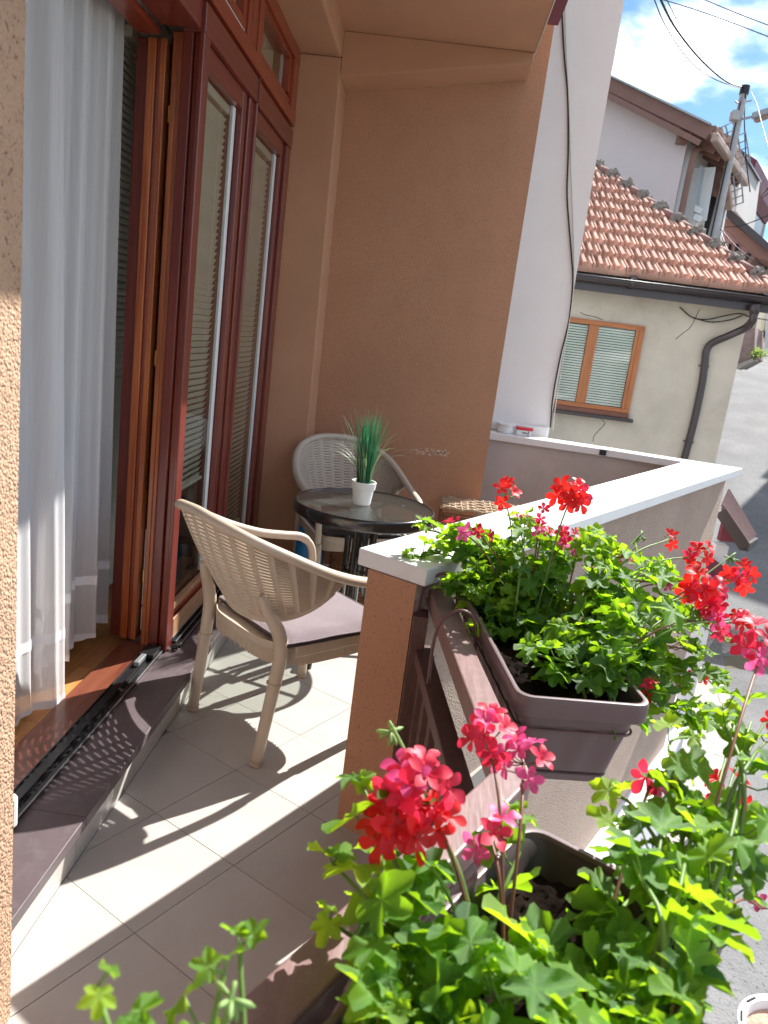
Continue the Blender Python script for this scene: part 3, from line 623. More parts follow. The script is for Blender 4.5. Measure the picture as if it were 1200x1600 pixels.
g = G(); g.prism([(1.325, 5.525), (1.863, 5.3935), (2.286, 5.4535), (1.325, 5.70)], .836, .8855); obj('coping', g, M['coping'], pd, bevel=.003)
g = G(); g.box((1.30, 5.50, .842), (1.345, 5.53, .882)); obj('joint_tape', g, M['cable'], pd)
g = G(); g.box((.436, 5.87, -3.4), (.98, 8.4, 5.6)); wwall = obj('neighbour_house', g, M['white_wall']); tag(wwall, 'tall white rendered side wall of the adjoining house behind the balcony', 'building')
g = G(); g.box((.44, 5.835, .889), (.965, 5.869, .955)); obj('plinth', g, M['white_wall'], wwall, bevel=.006)
# things on the coping
t = thing('round_box', (.60, 5.76, .886), 'round white plastic tub standing on the side coping beside a red holder', 'tub')
p = at_z(790, 677, .886)
g = G(); c0 = (p.x, p.y + .05, .8865); g.lathe([(.062, 0), (.066, .01), (.068, .055), (.0, .056)], c0, 32); obj('body', g, M['pvc'], t, smooth=False)
g = G(); g.lathe([(.071, .0565), (.071, .068), (.055, .070), (.0, .070)], c0, 32); obj('lid', g, M['coping'], t, smooth=False)
p = at_z(819, 681, .886)
t = thing('clip_holder', (p.x, p.y, .886), 'red plastic lid on a small white printed box on the side coping', 'box')
g = G(); g.box((p.x - .06, p.y, .887), (p.x + .05, p.y + .05, .925)); obj('box', g, M['pvc'], t, bevel=.002)
g = G(); g.box((p.x - .066, p.y - .006, .9255), (p.x + .062, p.y + .056, .948)); obj('lid', g, M['redpl'], t, bevel=.010, segs=3)
g = G()
for i in range(5): g.box((p.x - .018 + i * .008, p.y - .0008, .902), (p.x - .0125 + i * .008, p.y - .0002, .912))
g.box((p.x + .024, p.y - .0008, .887), (p.x + .030, p.y - .0002, .923)); obj('print', g, M['ink'], t)
p = at_z(775, 670, .89)
g = G(); g.box((.452, 5.80, .8865), (.53, 5.83, .93)); tag(obj('bracket', g, M['zinc'], bevel=.004), 'small grey metal bracket in the corner between brown wall and white plinth', 'bracket')
# cables on the white wall
for pts, m, lab in (([(877, -20), (879, 40), (882, 90), (887, 150), (888, 230), (886, 300), (889, 350), (893, 400), (895, 440), (889, 500), (875, 560), (864, 620), (860, 668)], 'cable', 'black cable hanging in a wavy line down the white wall'),
                    ([(882, -20), (885, 80), (889, 160), (892, 260), (895, 340), (897, 420), (894, 470), (880, 560), (867, 640), (864, 672)], 'cable_w', 'pale cable running beside the black one down the white wall edge')):
    g = G(); g.tube(spline([at_y(a, b, 5.855) for a, b in pts], 6), .006 if m == 'cable' else .0045, 6); tag(obj('wall_cable', g, M[m], smooth=True), lab, 'cable')

# rails ---------------------------------------------------------------
rl = thing('wooden_railing', (.15, 1.5, 0), 'mauve brown wooden railing bending from the pillar toward the camera', 'railing')
def strip(pts, w0, z0, z1, name, m, bev=.006):
    """a bar along a bent ground line, w0 = width to the right of the line"""
    P = [Vector(p) for p in pts]; out = []
    for i, p in enumerate(P):
        ds = []
        if i > 0: ds.append((P[i] - P[i - 1]).normalized())
        if i < len(P) - 1: ds.append((P[i + 1] - P[i]).normalized())
        n_ = sum((Vector((-d.y, d.x)) for d in ds), Vector((0, 0))).normalized(); k = w0 / max(.4, n_.dot(Vector((-ds[0].y, ds[0].x))))
        out.append(p + n_ * k)
    for i in range(len(P) - 1):
        g_ = G(); g_.prism([P[i], P[i + 1], out[i + 1], out[i]], z0, z1); obj(name, g_, m, rl, bevel=bev)
RL = [(.085, 2.12), (.2055, 1.181), (-.36, .225)]
def shift(L, d): return [(x + d, y) for x, y in L]
strip(RL, .060, .752, .805, 'handrail', M['rail'], .004)
strip([(.066, 2.03), (.176, 1.20), (-.38, .235)], .046, .615, .655, 'middle_rail', M['rail_d'], .003)  # dark wood tone also carries the handrail's shade on this board
strip([(.085, 2.02), (.20, 1.18), (-.38, .225)], .03, .06, .12, 'bottom_rail', M['rail_d'], .004)
def lerp(a, b, t): return Vector(a) * (1 - t) + Vector(b) * t
for i, f in enumerate([.06 + .147 * k for k in range(7)]):
    p = lerp((.092, 2.0), (.200, 1.20), f); g = G(); g.box((p.x - .011, p.y - .050, .12), (p.x + .011, p.y + .050, .6145)); obj('baluster', g, M['rail_d'], rl, bevel=.003)
for f in (.98,):
    p = lerp((.100, 2.0), (.212, 1.17), f); g = G(); g.box((p.x - .015, p.y - .02, .6555), (p.x + .015, p.y + .02, .7515)); obj('post', g, M['rail_d'], rl, bevel=.003)
for i in range(9):
    p = lerp((.20, 1.16), (-.36, .22), .05 + i * .115); g = G(); g.box((-.048, -.011, .12), (.048, .011, .6145)); v = Matrix.Rotation(R(59), 4, 'Z')
    g.v = [tuple(v @ Vector(q) + Vector((p.x, p.y, 0))) for q in g.v]; obj('baluster', g, M['rail_d'], rl, bevel=.003)
g = G(); g.box((.0525, 1.990, -.1), (.095, 2.065, .7515)); obj('post', g, M['rail_d'], rl, bevel=.003)
g = G(); g.box((.075, 1.96, .62), (.125, 1.974, .65)); obj('wall_bracket', g, M['zinc'], rl)

# ================================================================== BACKGROUND
def hz(s): 
    s = max(0, s - 9.5); return -3.0 + .225 * s if s > 3 else -3.0 + .0375 * s * s
def gz(x, y): return hz(x * math.sin(R(20)) + y * math.cos(R(20)))
g = G(); nx, ny = 60, 90
def gf(u, v):
    x = -40 + 110 * u; y = -30 + 150 * v; s = x * .342 + y * .94
    return (x, y, min(gz(x, y), 14 + .02 * s) - .22)
g.grid(gf, nx, ny); struct(obj('ground', g, M['earth'], smooth=True))
def sheet(name, fn, nu, nv, m, lab=None):
    g_ = G(); g_.grid(fn, nu, nv); o_ = obj(name, g_, m, smooth=True); struct(o_)
    if lab: o_['label'] = lab
    return o_
LE = spline([(0.5, -10, 0), (.8, 2, 0), (1.2, 7, 0), (2.6, 10, 0), (3.5, 13.5, 0), (4.9, 16.8, 0), (7.4, 22, 0), (10.9, 28.4, 0), (16, 38, 0), (24, 50, 0)], 10)
def roadf(u, v):
    i = min(int(v * (len(LE) - 1)), len(LE) - 2); t_ = v * (len(LE) - 1) - i; p = LE[i].lerp(LE[i + 1], t_); d = (LE[i + 1] - LE[i]).normalized(); n_ = Vector((d.y, -d.x, 0))
    q = p + n_ * (u * 9.5); return (q.x, q.y, gz(q.x, q.y) + .012)
g_ = G(); g_.grid(roadf, 14, 180); o = struct(obj('road', g_, M['asphalt'], smooth=True)); o['label'] = 'grey asphalt street climbing away to the right'
KL = spline([(.9, 5.2, 0), (1.9, 5.7, 0), (2.7, 6.25, 0), (3.35, 7.0, 0), (3.9, 7.95, 0), (4.38, 8.85, 0), (4.72, 9.8, 0), (4.78, 10.35, 0), (4.55, 10.85, 0), (4.0, 11.15, 0), (3.3, 11.3, 0), (2, 11.35, 0)], 6)
g_ = G(); N_ = len(KL); vs = []
for i, p in enumerate(KL):
    d = (KL[min(i + 1, N_ - 1)] - KL[max(i - 1, 0)]).normalized(); n_ = Vector((-d.y, d.x, 0)); q = p + n_ * .14; x_in = .9
    for k in range(5): f = k / 4; w_ = q.lerp(Vector((x_in, min(q.y, 9.0), 0)), f); vs.append((w_.x, w_.y, gz(w_.x, w_.y) + .115))
g_.add(vs, [(i * 5 + k, i * 5 + k + 1, (i + 1) * 5 + k + 1, (i + 1) * 5 + k) for i in range(N_ - 1) for k in range(4)]); o = struct(obj('pavement', g_, M['pave'], smooth=True)); o['label'] = 'light concrete pavement below the balcony'
kb = thing('kerb', (4, 8, -3), 'row of pale kerb stones between pavement and street', 'kerb'); kb['kind'] = 'structure'
for i in range(0, N_ - 3, 3):
    a, b = KL[i], KL[i + 3]; d = (b - a).normalized(); n_ = Vector((-d.y, d.x, 0)) * .16; a = a + d * .006; b = b - d * .006
    za, zb_ = gz(a.x, a.y), gz(b.x, b.y); g = G()
    g.hexa([(a.x, a.y, za - .1), (b.x, b.y, zb_ - .1), (b.x + n_.x, b.y + n_.y, zb_ - .1), (a.x + n_.x, a.y + n_.y, za - .1), (a.x, a.y, za + .125), (b.x, b.y, zb_ + .125), (b.x + n_.x, b.y + n_.y, zb_ + .125), (a.x + n_.x, a.y + n_.y, za + .125)])
    obj('kerb_stone', g, M['kerb'], kb, bevel=.012)
# red paving strip and low wall under the balcony
for a, b in (((970, 1280), 0), ((985, 1345), 0)):
    p = at_z(*a, -2.86); g = G(); g.box((p.x - .25, p.y - .3, -2.95), (p.x + .2, p.y + .25, -2.868)); o = obj('paving_patch', g, M['redpave']); o['kind'] = 'structure'
lw = thing('garden_wall', (1.6, 4.2, -3.3), 'low rendered wall with white coping down at street level below the planters', 'wall')
P1 = at_z(905, 1330, -1.3); P2 = at_z(1010, 1145, -1.3)
d = (P2 - P1); d.z = 0; d.normalize(); n_ = Vector((d.y, -d.x, 0))
a = P1 - d * 1.0; b = P2 + d * .9
g = G(); g.prism([(a.x, a.y), (b.x, b.y), (b.x + n_.x * .20, b.y + n_.y * .20), (a.x + n_.x * .20, a.y + n_.y * .20)], -3.3, -1.36); obj('wall', g, M['white_wall'], lw)
a2 = a - n_ * .03; b2 = b - n_ * .03
g = G(); g.prism([(a2.x, a2.y), (b2.x, b2.y), (b2.x + n_.x * .27, b2.y + n_.y * .27), (a2.x + n_.x * .27, a2.y + n_.y * .27)], -1.359, -1.30); obj('coping', g, M['coping'], lw, bevel=.004)

tc_ = at_z(1240, 1622, -2.75); t = thing('round_tub', (tc_.x, tc_.y, -3.0), 'round white slotted tub with reddish fill standing on the street below the boxes', 'tub')
g = G(); g.lathe([(.30, 0), (.33, .17), (.345, .18), (.35, .25), (.30, .25), (.29, .22), (.28, .05)], (tc_.x, tc_.y, -3.0), 48, caps=False); obj('wall', g, M['pvc'], t, smooth=True, angle=1)
g = G(); g.lathe([(.0, .19), (.295, .185)], (tc_.x, tc_.y, -3.0), 40, caps=False); obj('fill', g, mat('reddish_gravel', (.48, .30, .22), 1, var=.4, var_scale=25, bump=1, bump_scale=40), t)
for k in range(10):
    a_ = k * .628 + .25; p = Vector((tc_.x + .325 * math.cos(a_), tc_.y + .325 * math.sin(a_), -2.7485)); d_ = Vector((-math.sin(a_), math.cos(a_), 0)) * .05; g = G(); g.beam(p - d_, p + d_, .018, .003); obj('slot', g, M['darkgap'], t)

# porch canopy below the far corner of the parapet
pc = thing('porch_canopy', tuple(at_y(1130, 850, 6.0)), 'small tiled porch canopy with dark fascia below the far corner of the parapet', 'canopy')
def slab3(name, pts, m, par, th=.03):
    a_ = [at_d(x_, y_, d_) for x_, y_, d_ in pts]; n_ = len(a_); dv = Vector((0, 0, -th)); g_ = G()
    g_.add(a_ + [v_ + dv for v_ in a_], [tuple(range(n_)), tuple(range(n_, 2 * n_))[::-1]] + [(i, n_ + i, n_ + (i + 1) % n_, (i + 1) % n_) for i in range(n_)]); return obj(name, g_, m, par)
c1, c2, c3, c4 = (1128, 790, 6.3), (1138, 766, 7.3), (1180, 838, 7.3), (1166, 846, 6.3)
slab3('roof_sheet', (c1, c2, c3, c4), mat('dark_red_sheet', (.13, .075, .075), .5), pc)
for i in range(13):
    f = i / 12; l2 = lambda p, q: tuple(p[k] * (1 - f) + q[k] * f for k in range(3)); q0, q1 = at_d(*l2(c1, c2)), at_d(*l2(c4, c3)); up_ = Vector((0, 0, .008)); g = G(); g.beam(q0 + up_, q1 + up_, .022, .02); obj('seam', g, mat('dark_red_seam', (.17, .10, .10), .5) if 'dark_red_seam' not in bpy.data.materials else bpy.data.materials['dark_red_seam'], pc)
pa_, pb_ = at_d(*c1), at_d(*c4); dn_ = Vector((0, 0, -.045)); g = G(); g.beam(pa_ + dn_, pb_ + dn_, .03, .085); obj('fascia', g, M['gutter'], pc)
pa_, pb_ = at_d(*c4), at_d(*c3); g = G(); g.beam(pa_ + dn_, pb_ + dn_ + (pb_ - pa_) * .02, .06, .07); obj('gutter', g, M['gutter'], pc, bevel=.01)
q = [at_d(*k, 6.45) for k in ((1124, 845), (1148, 848), (1152, 832), (1134, 806))]; g = G(); dv = Vector((0, .06, 0))
g.add(q + [v_ + dv for v_ in q], [(0, 1, 2, 3), (7, 6, 5, 4), (0, 4, 5, 1), (1, 5, 6, 2), (2, 6, 7, 3), (3, 7, 4, 0)]); obj('bracket_board', g, M['maroon'], pc)
p0 = at_y(1126, 850, 6.1); g = G(); g.box((p0.x - .05, 6.05, -3.2), (p0.x + .05, 6.15, p0.z)); obj('post', g, M['white_wall'], pc)
lc = thing('lower_canopy', tuple(at_y(1118, 900, 6.0)), 'second dark canopy edge with a pale ledge lower down by the parapet corner', 'canopy')
q = [at_y(*k, 6.0) for k in ((1108, 868), (1142, 893), (1136, 908), (1105, 905))]
g = G(); g.add(q + [v_ + Vector((0, .5, 0)) for v_ in q], [(3, 2, 1, 0), (4, 5, 6, 7), (0, 1, 5, 4), (1, 2, 6, 5), (2, 3, 7, 6), (3, 0, 4, 7)]); obj('fascia', g, M['maroon'], lc)
q = [at_y(*k, 5.9) for k in ((1105, 906), (1138, 909), (1124, 938), (1118, 938))]
g = G(); g.add(q + [v_ + Vector((0, .4, 0)) for v_ in q], [(3, 2, 1, 0), (4, 5, 6, 7), (0, 1, 5, 4), (1, 2, 6, 5), (2, 3, 7, 6), (3, 0, 4, 7)]); obj('ledge', g, M['pave'], lc)

# ---- old house with clay tile roof
HY = 9.0
h2 = thing('old_house', (2.0, HY, -3.2), 'old grey house with hipped clay tile roof, dark gutter and stained render', 'house')
g = G(); g.box((-1.5, HY, -3.6), (3.46, 14.5, 2.33)); obj('wall', g, M['house2'], h2)
PT = R(32); EV = Vector((0, 8.72, 2.40)); nr = Vector((0, -math.sin(PT), math.cos(PT))); up = Vector((0, math.cos(PT), math.sin(PT)))
g = G(); hipA = at_pl(1200, 452, EV, nr); hipB = at_pl(927, 264, EV, nr); hd = (hipB - hipA).normalized()
hip0 = hipA - hd * ((hipA - EV).dot(up) / hd.dot(up)); top = hip0 + hd * 5.2
g.add([(-1.5, EV.y, EV.z - .04), (hip0.x, EV.y, EV.z - .04), top + Vector((0, 0, -.04)), (-1.5, top.y, top.z - .04)], [(0, 1, 2, 3)])
g.add([(hip0.x, EV.y, EV.z - .05), (hip0.x + .02, 14, EV.z - .05), (top.x + .3, top.y + 2, top.z - .05), top + Vector((0, 0, -.05))], [(0, 1, 2, 3)]); obj('roof_deck', g, M['mortar'], h2)
g = G(); g.box((-1.5, EV.y + .03, EV.z - .16), (hip0.x - .03, HY, EV.z - .09)); obj('soffit', g, M['mortar'], h2)
# one tile, local x along eave, y up slope
TW, TL = .178, .30
prof = [(-.089, .000), (-.084, .022), (-.070, .024), (-.064, .004), (-.058, .002), (-.052, .014), (-.047, .003), (-.042, .013), (-.037, .002), (-.030, .004), (-.022, .023), (.010, .026), (.018, .004), (.036, .002), (.060, .020), (.078, .021), (.084, .003), (.089, .000)]
g = G(); n = len(prof); vs = []
for (yy, lift) in ((-.02, .056), (TL + .03, .0)):
    for x_, z_ in prof: vs.append((x_, yy, z_ * 2.6 + lift))
vs += [(x_, -.02, .004) for x_, z_ in prof]
g.add(vs, [(i, i + 1, n + i + 1, n + i) for i in range(n - 1)] + [(2 * n + i, 2 * n + i + 1, i + 1, i) for i in range(n - 1)])
tme = mesh('roof_tile', g, M['rtile'])
base_rot = Matrix((Vector((1, 0, 0)), up, nr)).transposed().to_quaternion()
cnt = 0; stuffg = G()
for r_ in range(11):
    for c_ in range(32):
        x_ = hip0.x + .05 - c_ * TW + (TW / 2 if r_ % 2 else 0); y_ = r_ * TL
        pos = Vector((x_, EV.y, EV.z)) + up * y_ + nr * .005
        hx = (hip0 + hd * ((y_ + .15) / hd.dot(up))).x
        if x_ > hx - .02: continue
        if x_ < .9: continue
        if cnt < 292:
            o = link('roof_tile', tme, pos - h2.location, base_rot @ Matrix.Rotation(R(random.uniform(-2.2, 2.2)), 3, 'Z').to_quaternion(), h2); cnt += 1
# mortared ridge caps along the hip
hn = Vector((hd.y, -hd.x, 0)).normalized(); hup = hn.cross(hd)
if hup.z < 0: hup = -hup
capm = G(); vs = []; K = 8
for (s_, r0) in ((0, .072), (.36, .058)):
    for k in range(K + 1):
        a_ = math.pi * k / K; vs.append((math.cos(a_) * r0, s_, math.sin(a_) * r0 * .95))
capm.add(vs, [(i, i + 1, K + 2 + i, K + 1 + i) for i in range(K)]); capme = mesh('ridge_tile', capm, M['rtile_d'], True)
hq = Matrix((hn, hd, hup)).transposed().to_quaternion()
lump = []
for i in range(13):
    p = hip0 + hd * (i * .34 + .02) + hup * .03
    link('ridge_tile', capme, p - h2.location, hq, h2).modifiers.new('s', 'SOLIDIFY').thickness = .012
    gl = G(); bmx = bmesh.new(); bmesh.ops.create_icosphere(bmx, subdivisions=3, radius=1)
    c_ = p + hup * .03
    for v_ in bmx.verts:
        nn = noise.fractal(v_.co * 2.3 + Vector((i * 7, 0, 0)), .8, 2, 4); q_ = v_.co * (1 + .45 * nn); v_.co = Vector((q_.x * .115, q_.y * .075, q_.z * .085))
    me = bpy.data.meshes.new('mortar_lump'); bmx.to_mesh(me); bmx.free(); me.materials.append(M['mortar']); link('mortar_lump', me, c_ - h2.location, hq, h2)
    bmx = bmesh.new(); bmesh.ops.create_icosphere(bmx, subdivisions=3, radius=1); c2 = p - hn * .075 - hup * .035 + hd * .18
    for v_ in bmx.verts:
        nn = noise.fractal(v_.co * 2.0 + Vector((i * 5 + 40, 0, 0)), .8, 2, 4); q_ = v_.co * (1 + .5 * nn); v_.co = Vector((q_.x * .10, q_.y * .19, q_.z * .05))
    me = bpy.data.meshes.new('mortar_bed'); bmx.to_mesh(me); bmx.free(); me.materials.append(M['mortar']); link('mortar_bed', me, c2 - h2.location, hq, h2)
# gutter
g = G(); gy, gz_ = EV.y - .05, EV.z - .045; K = 8; xs = [-1.5, 3.75]; vs = []
for x_ in xs:
    for k in range(K + 1): a_ = math.pi + math.pi * k / K; vs.append((x_, gy + math.cos(a_) * .062, gz_ + math.sin(a_) * .062))
g.add(vs, [(i, i + 1, K + 2 + i, K + 1 + i) for i in range(K)]); obj('gutter', g, M['gutter'], h2, smooth=True, solid=.004)
g = G(); g.tube([(-1.5, gy - .064, gz_), (3.75, gy - .064, gz_)], .008, 6); obj('gutter_lip', g, M['gutter'], h2, smooth=True)
g = G(); g.tube([(2.02, gy, gz_ - .005), (2.08, gy, gz_ - .005)], .068, 16); obj('gutter_joint', g, M['gutter'], h2, smooth=True)
g = G(); g.box((-1.5, EV.y + .005, EV.z - .19), (3.72, EV.y + .03, EV.z - .02)); obj('eaves_board', g, M['gutter'], h2)
pts = [at_y(1178, 488, gy), at_y(1176, 500, gy), at_y(1165, 512, 8.78), at_y(1140, 524, 8.88), at_y(1113, 536, 8.95), at_y(1104, 548, 8.955), at_y(1101, 570, 8.955), at_y(1096, 605, 8.955), at_y(1083, 665, 8.955), at_y(1066, 730, 8.955), at_y(1050, 800, 8.955)]
g = G(); g.tube(spline(pts, 5), .042, 14); obj('downpipe', g, M['gutter'], h2, smooth=True)
g = G(); g.tube([at_y(1180, 476, gy), at_y(1178, 492, gy)], [.07, .045], 14); obj('downpipe_outlet', g, M['gutter'], h2, smooth=True)
for a_ in ((1101, 572), (1077, 690)):
    p = at_y(*a_, 8.955); g = G(); g.tube([p + Vector((0, 0, -.015)), p + Vector((0, 0, .015))], .049, 14); g.beam(p, p + Vector((-.06, .04, 0)), .012, .012); obj('pipe_clamp', g, M['gutter'], h2, smooth=False)
# cables under the eaves, cracks
for pts in ([(1062, 480), (1082, 496), (1105, 499), (1130, 494), (1155, 490), (1172, 495), (1200, 500), (1240, 504)], [(1082, 496), (1110, 503), (1140, 500), (1160, 493)]):
    g = G(); g.tube(spline([at_y(a_, b_, 8.965) for a_, b_ in pts], 5), .007, 6); tag(obj('eaves_cable', g, M['cable'], smooth=True), 'black cable looped under the dark gutter of the old house' if len(pts) > 5 else 'short lower loop of black cable under the dark gutter', 'cable')
for pts in ([(1093, 483), (1085, 500), (1078, 512), (1068, 520), (1056, 530)], [(940, 655), (945, 662), (936, 672), (928, 682), (927, 690)], [(907, 488), (915, 492), (930, 495), (942, 500)]):
    g = G(); g.tube(spline([at_y(a_, b_, 8.9995) for a_, b_ in pts], 5), .0035, 4); obj('crack', g, M['darkgap'], h2)
# window of the old house
wa = at_y(862, 492, HY); wx0, wx1, wz0, wz1 = 1.30, 2.355, .945, 1.925
win = obj('window', G().box((wx0, HY - .012, wz0), (wx1, HY - .002, wz1)), M['darkgap'], h2)
def wchild(name, a_, b_, m, bev=.004): g_ = G(); g_.box(a_, b_); return obj(name, g_, m, win, bevel=bev)
for nm, a_, b_, m in (('frame', (wx0, HY - .05, wz1 - .055), (wx1, HY - .0125, wz1), 'owood_h'), ('frame', (wx0, HY - .05, wz0), (wx1, HY - .0125, wz0 + .05), 'owood_h'),
                      ('frame', (wx1 - .055, HY - .051, wz0 + .0505), (wx1, HY - .0125, wz1 - .0555), 'owood'), ('mullion', (1.735, HY - .055, wz0 + .0505), (1.845, HY - .0125, wz1 - .0555), 'owood'),
                      ('frame', (1.30, HY - .051, wz0 + .0505), (1.34, HY - .0125, wz1 - .0555), 'owood'), ('sash', (2.262, HY - .047, wz0 + .0505), (2.2995, HY - .0126, wz1 - .0555), 'owood'),
                      ('sill', (wx0, HY - .12, wz0 - .095), (wx1 + .05, HY - .0005, wz0 - .055), 'gutter'), ('sill_board', (wx0, HY - .07, wz0 - .0545), (wx1, HY - .0005, wz0 - .001), 'thresh')):
    wchild(nm, a_, b_, M[m])
for xa, xb in ((1.341, 1.734), (1.846, 2.261)):
    n = 30; g = G()
    for i in range(n):
        z = wz0 + .06 + i * (wz1 - wz0 - .12) / n; g.box((xa + .004, HY - .0195, z), (xb - .004, HY - .0145, z + .020))
    obj('blind', g, M['slat_w'], win, kind='stuff')
    wchild('pane', (xa, HY - .034, wz0 + .051), (xb, HY - .031, wz1 - .056), M['glass'], 0)

# ---- tall pale house uphill
P3 = Vector((3.9, 14.5, 0)); sdir = Vector((math.sin(R(30)), math.cos(R(30)), 0)); gdir = Vector((-sdir.y, sdir.x, 0))
h3 = thing('tall_pale_house', (3.9, 14.5, -3), 'tall pale pink gabled house with brown verge boards above the clay roof', 'house')
zc = 5.45; pt = math.tan(R(24.5))
g = G(); a, b, c, d = P3, P3 + gdir * 7, P3 + gdir * 7 + sdir * 2.9, P3 + sdir * 2.9
ridge = 3.5
g.add([(a.x, a.y, -3), (b.x, b.y, -3), (b.x, b.y, zc), (*(P3 + gdir * ridge).xy, zc + ridge * pt), (a.x, a.y, zc)] + [(a.x + sdir.x * 2.9, a.y + sdir.y * 2.9, -3), (b.x + sdir.x * 2.9, b.y + sdir.y * 2.9, -3), (b.x + sdir.x * 2.9, b.y + sdir.y * 2.9, zc), (*(P3 + gdir * ridge + sdir * 2.9).xy, zc + ridge * pt), (a.x + sdir.x * 2.9, a.y + sdir.y * 2.9, zc)],
      [(0, 4, 3, 2, 1), (5, 6, 7, 8, 9), (0, 5, 9, 4)]); obj('wall', g, M['pinkgrey'], h3)
g = G(); q0 = P3 + sdir * .02 - gdir * .006; g.add([(q0.x, q0.y, -3), (q0.x + sdir.x * 2.85, q0.y + sdir.y * 2.85, -3), (q0.x + sdir.x * 2.85, q0.y + sdir.y * 2.85, zc), (q0.x, q0.y, zc)], [(0, 1, 2, 3)]); obj('side_wall', g, M['paleside'], h3)
ov = -gdir * .42; f0 = P3 - sdir * .30
def rz_(s_): return zc + .14 + s_ * pt
e0 = f0 + ov; e0.z = rz_(-.42); r0_ = f0 + gdir * ridge; r0_.z = rz_(ridge)
g = G(); dn = Vector((0, 0, -.12)); g.add([e0, r0_, r0_ + sdir * 3.3, e0 + sdir * 3.3, e0 + dn, r0_ + dn, r0_ + sdir * 3.3 + dn, e0 + sdir * 3.3 + dn], [(0, 3, 2, 1), (4, 5, 6, 7), (0, 1, 5, 4), (0, 4, 7, 3)]); obj('roof', g, M['fascia'], h3)
g = G(); g.beam(e0 - sdir * .03 + Vector((0, 0, -.05)), r0_ - sdir * .03 + Vector((0, 0, -.05)), .05, .20); obj('verge_board', g, M['fascia'], h3)
g = G(); g.beam(e0 - sdir * .04 + Vector((0, 0, -.20)) - gdir * -.12, r0_ - sdir * .04 + Vector((0, 0, -.20)), .03, .09); obj('verge_board', g, M['fascia'], h3)
g = G(); g.beam(e0 - sdir * .06 + Vector((0, 0, .07)), r0_ - sdir * .06 + Vector((0, 0, .07)), .16, .03); obj('roof_edge', g, M['zinc'], h3)
g = G(); q = P3 - sdir * .18 + gdir * .05; g.beam((q.x, q.y, zc - .22), (q.x, q.y, zc + .02), .16, .16); obj('purlin_end', g, M['fascia'], h3)
for i in range(6):
    q = P3 + sdir * (.25 + i * .5); g = G(); g.beam((q.x + ov.x, q.y + ov.y, zc - .22), (q.x, q.y, zc - .04), .09, .12); obj('rafter', g, M['fascia'], h3)
q = e0 - gdir * .08; g = G(); g.beam(q + Vector((0, 0, -.1)), q + sdir * 3.3 + Vector((0, 0, -.1)), .13, .14); obj('gutter', g, M['fascia_l'], h3, bevel=.03)
for (b0, b1) in (((1121, 202), (1133, 246)), ((1140, 218), (1148, 262)), ((1133, 280), (1138, 325))):
    pa_, pb_ = at_d(*b0, 16.2), at_d(*b1, 16.9)
    g = G(); g.beam(pa_, pb_, .16, .12); obj('eaves_box', g, M['fascia_l'], h3, bevel=.02)
    g = G(); hv = Vector((.10, -.10, .05)); g.beam(pa_ + hv, pb_ + hv, .02, .02); g.beam(pa_ + hv * 1.9, pb_ + hv * 1.9, .02, .02)
    for k in range(5): f = pa_.lerp(pb_, k / 4); g.beam(f, f + hv * 2, .015, .015)
    obj('snow_guard', g, M['zinc'], h3)
pts = [at_d(1116, 197, 15.6), at_d(1112, 215, 15.6), at_d(1098, 228, 15.4), at_d(1087, 235, 15.0), at_d(1082, 250, 14.95), at_d(1072, 295, 14.95), at_d(1061, 350, 14.95)]
g = G(); g.tube(spline(pts, 5), .055, 10); obj('downpipe', g, M['fascia'], h3, smooth=True)
# side window with white grille
w = obj('window', G().beam(at_d(1099, 262, 15.75), at_d(1085, 345, 15.75), .42, .03, up=(sdir.x, sdir.y, 0)), M['pvc'], h3)
for k in range(5):
    g = G(); f = (k - 2) * .09; g.beam(at_d(1099, 262, 15.6) + sdir * f, at_d(1085, 345, 15.6) + sdir * f, .02, .02); obj('grille_bar', g, M['zinc'], w)
for yy in (325, 338):
    g = G(); g.beam(at_d(1084, yy, 15.5), at_d(1096, yy + 6, 15.5), .1, .1); obj('sill', g, M['pvc'], w)
# recessed bay behind
g = G(); a_ = [at_d(*k, 16.6) for k in ((1112, 250), (1138, 266), (1133, 300), (1108, 285))]; g.add(a_ + [v_ + Vector((.2, .5, 0)) for v_ in a_], [(3, 2, 1, 0), (4, 5, 6, 7), (0, 1, 5, 4), (1, 2, 6, 5), (2, 3, 7, 6), (3, 0, 4, 7)]); obj('balcony_front', g, M['fascia'], h3)
for k in range(4):
    g = G(); g.beam(at_d(1110 + k, 288 + k * 5, 16.5), at_d(1133 + k, 298 + k * 5, 16.5), .06, .05); obj('slat', g, M['fascia'], h3)
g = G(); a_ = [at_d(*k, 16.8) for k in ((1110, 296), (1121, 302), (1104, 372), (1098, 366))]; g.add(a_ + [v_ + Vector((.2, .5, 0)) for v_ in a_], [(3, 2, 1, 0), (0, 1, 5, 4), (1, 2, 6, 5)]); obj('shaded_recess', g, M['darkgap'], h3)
g = G(); a_ = [at_d(*k, 16.9) for k in ((1121, 300), (1136, 312), (1122, 392), (1103, 378))]; g.add(a_ + [v_ + Vector((.2, .5, 0)) for v_ in a_], [(3, 2, 1, 0), (0, 1, 5, 4), (1, 2, 6, 5), (4, 5, 6, 7)]); obj('corner_pillar', g, M['concrete'], h3)

def slabq(name, px, dist, dep, m, par=None, **k):
    a_ = [at_d(x_, y_, dist) for x_, y_ in px]; n_ = len(a_); dv = Vector((sdir.x, sdir.y, 0)) * dep
    g_ = G(); g_.add(a_ + [v_ + dv for v_ in a_], [tuple(range(n_))[::-1], tuple(range(n_, 2 * n_))] + [(i, (i + 1) % n_, n_ + (i + 1) % n_, n_ + i) for i in range(n_)])
    return obj(name, g_, m, par, **k)
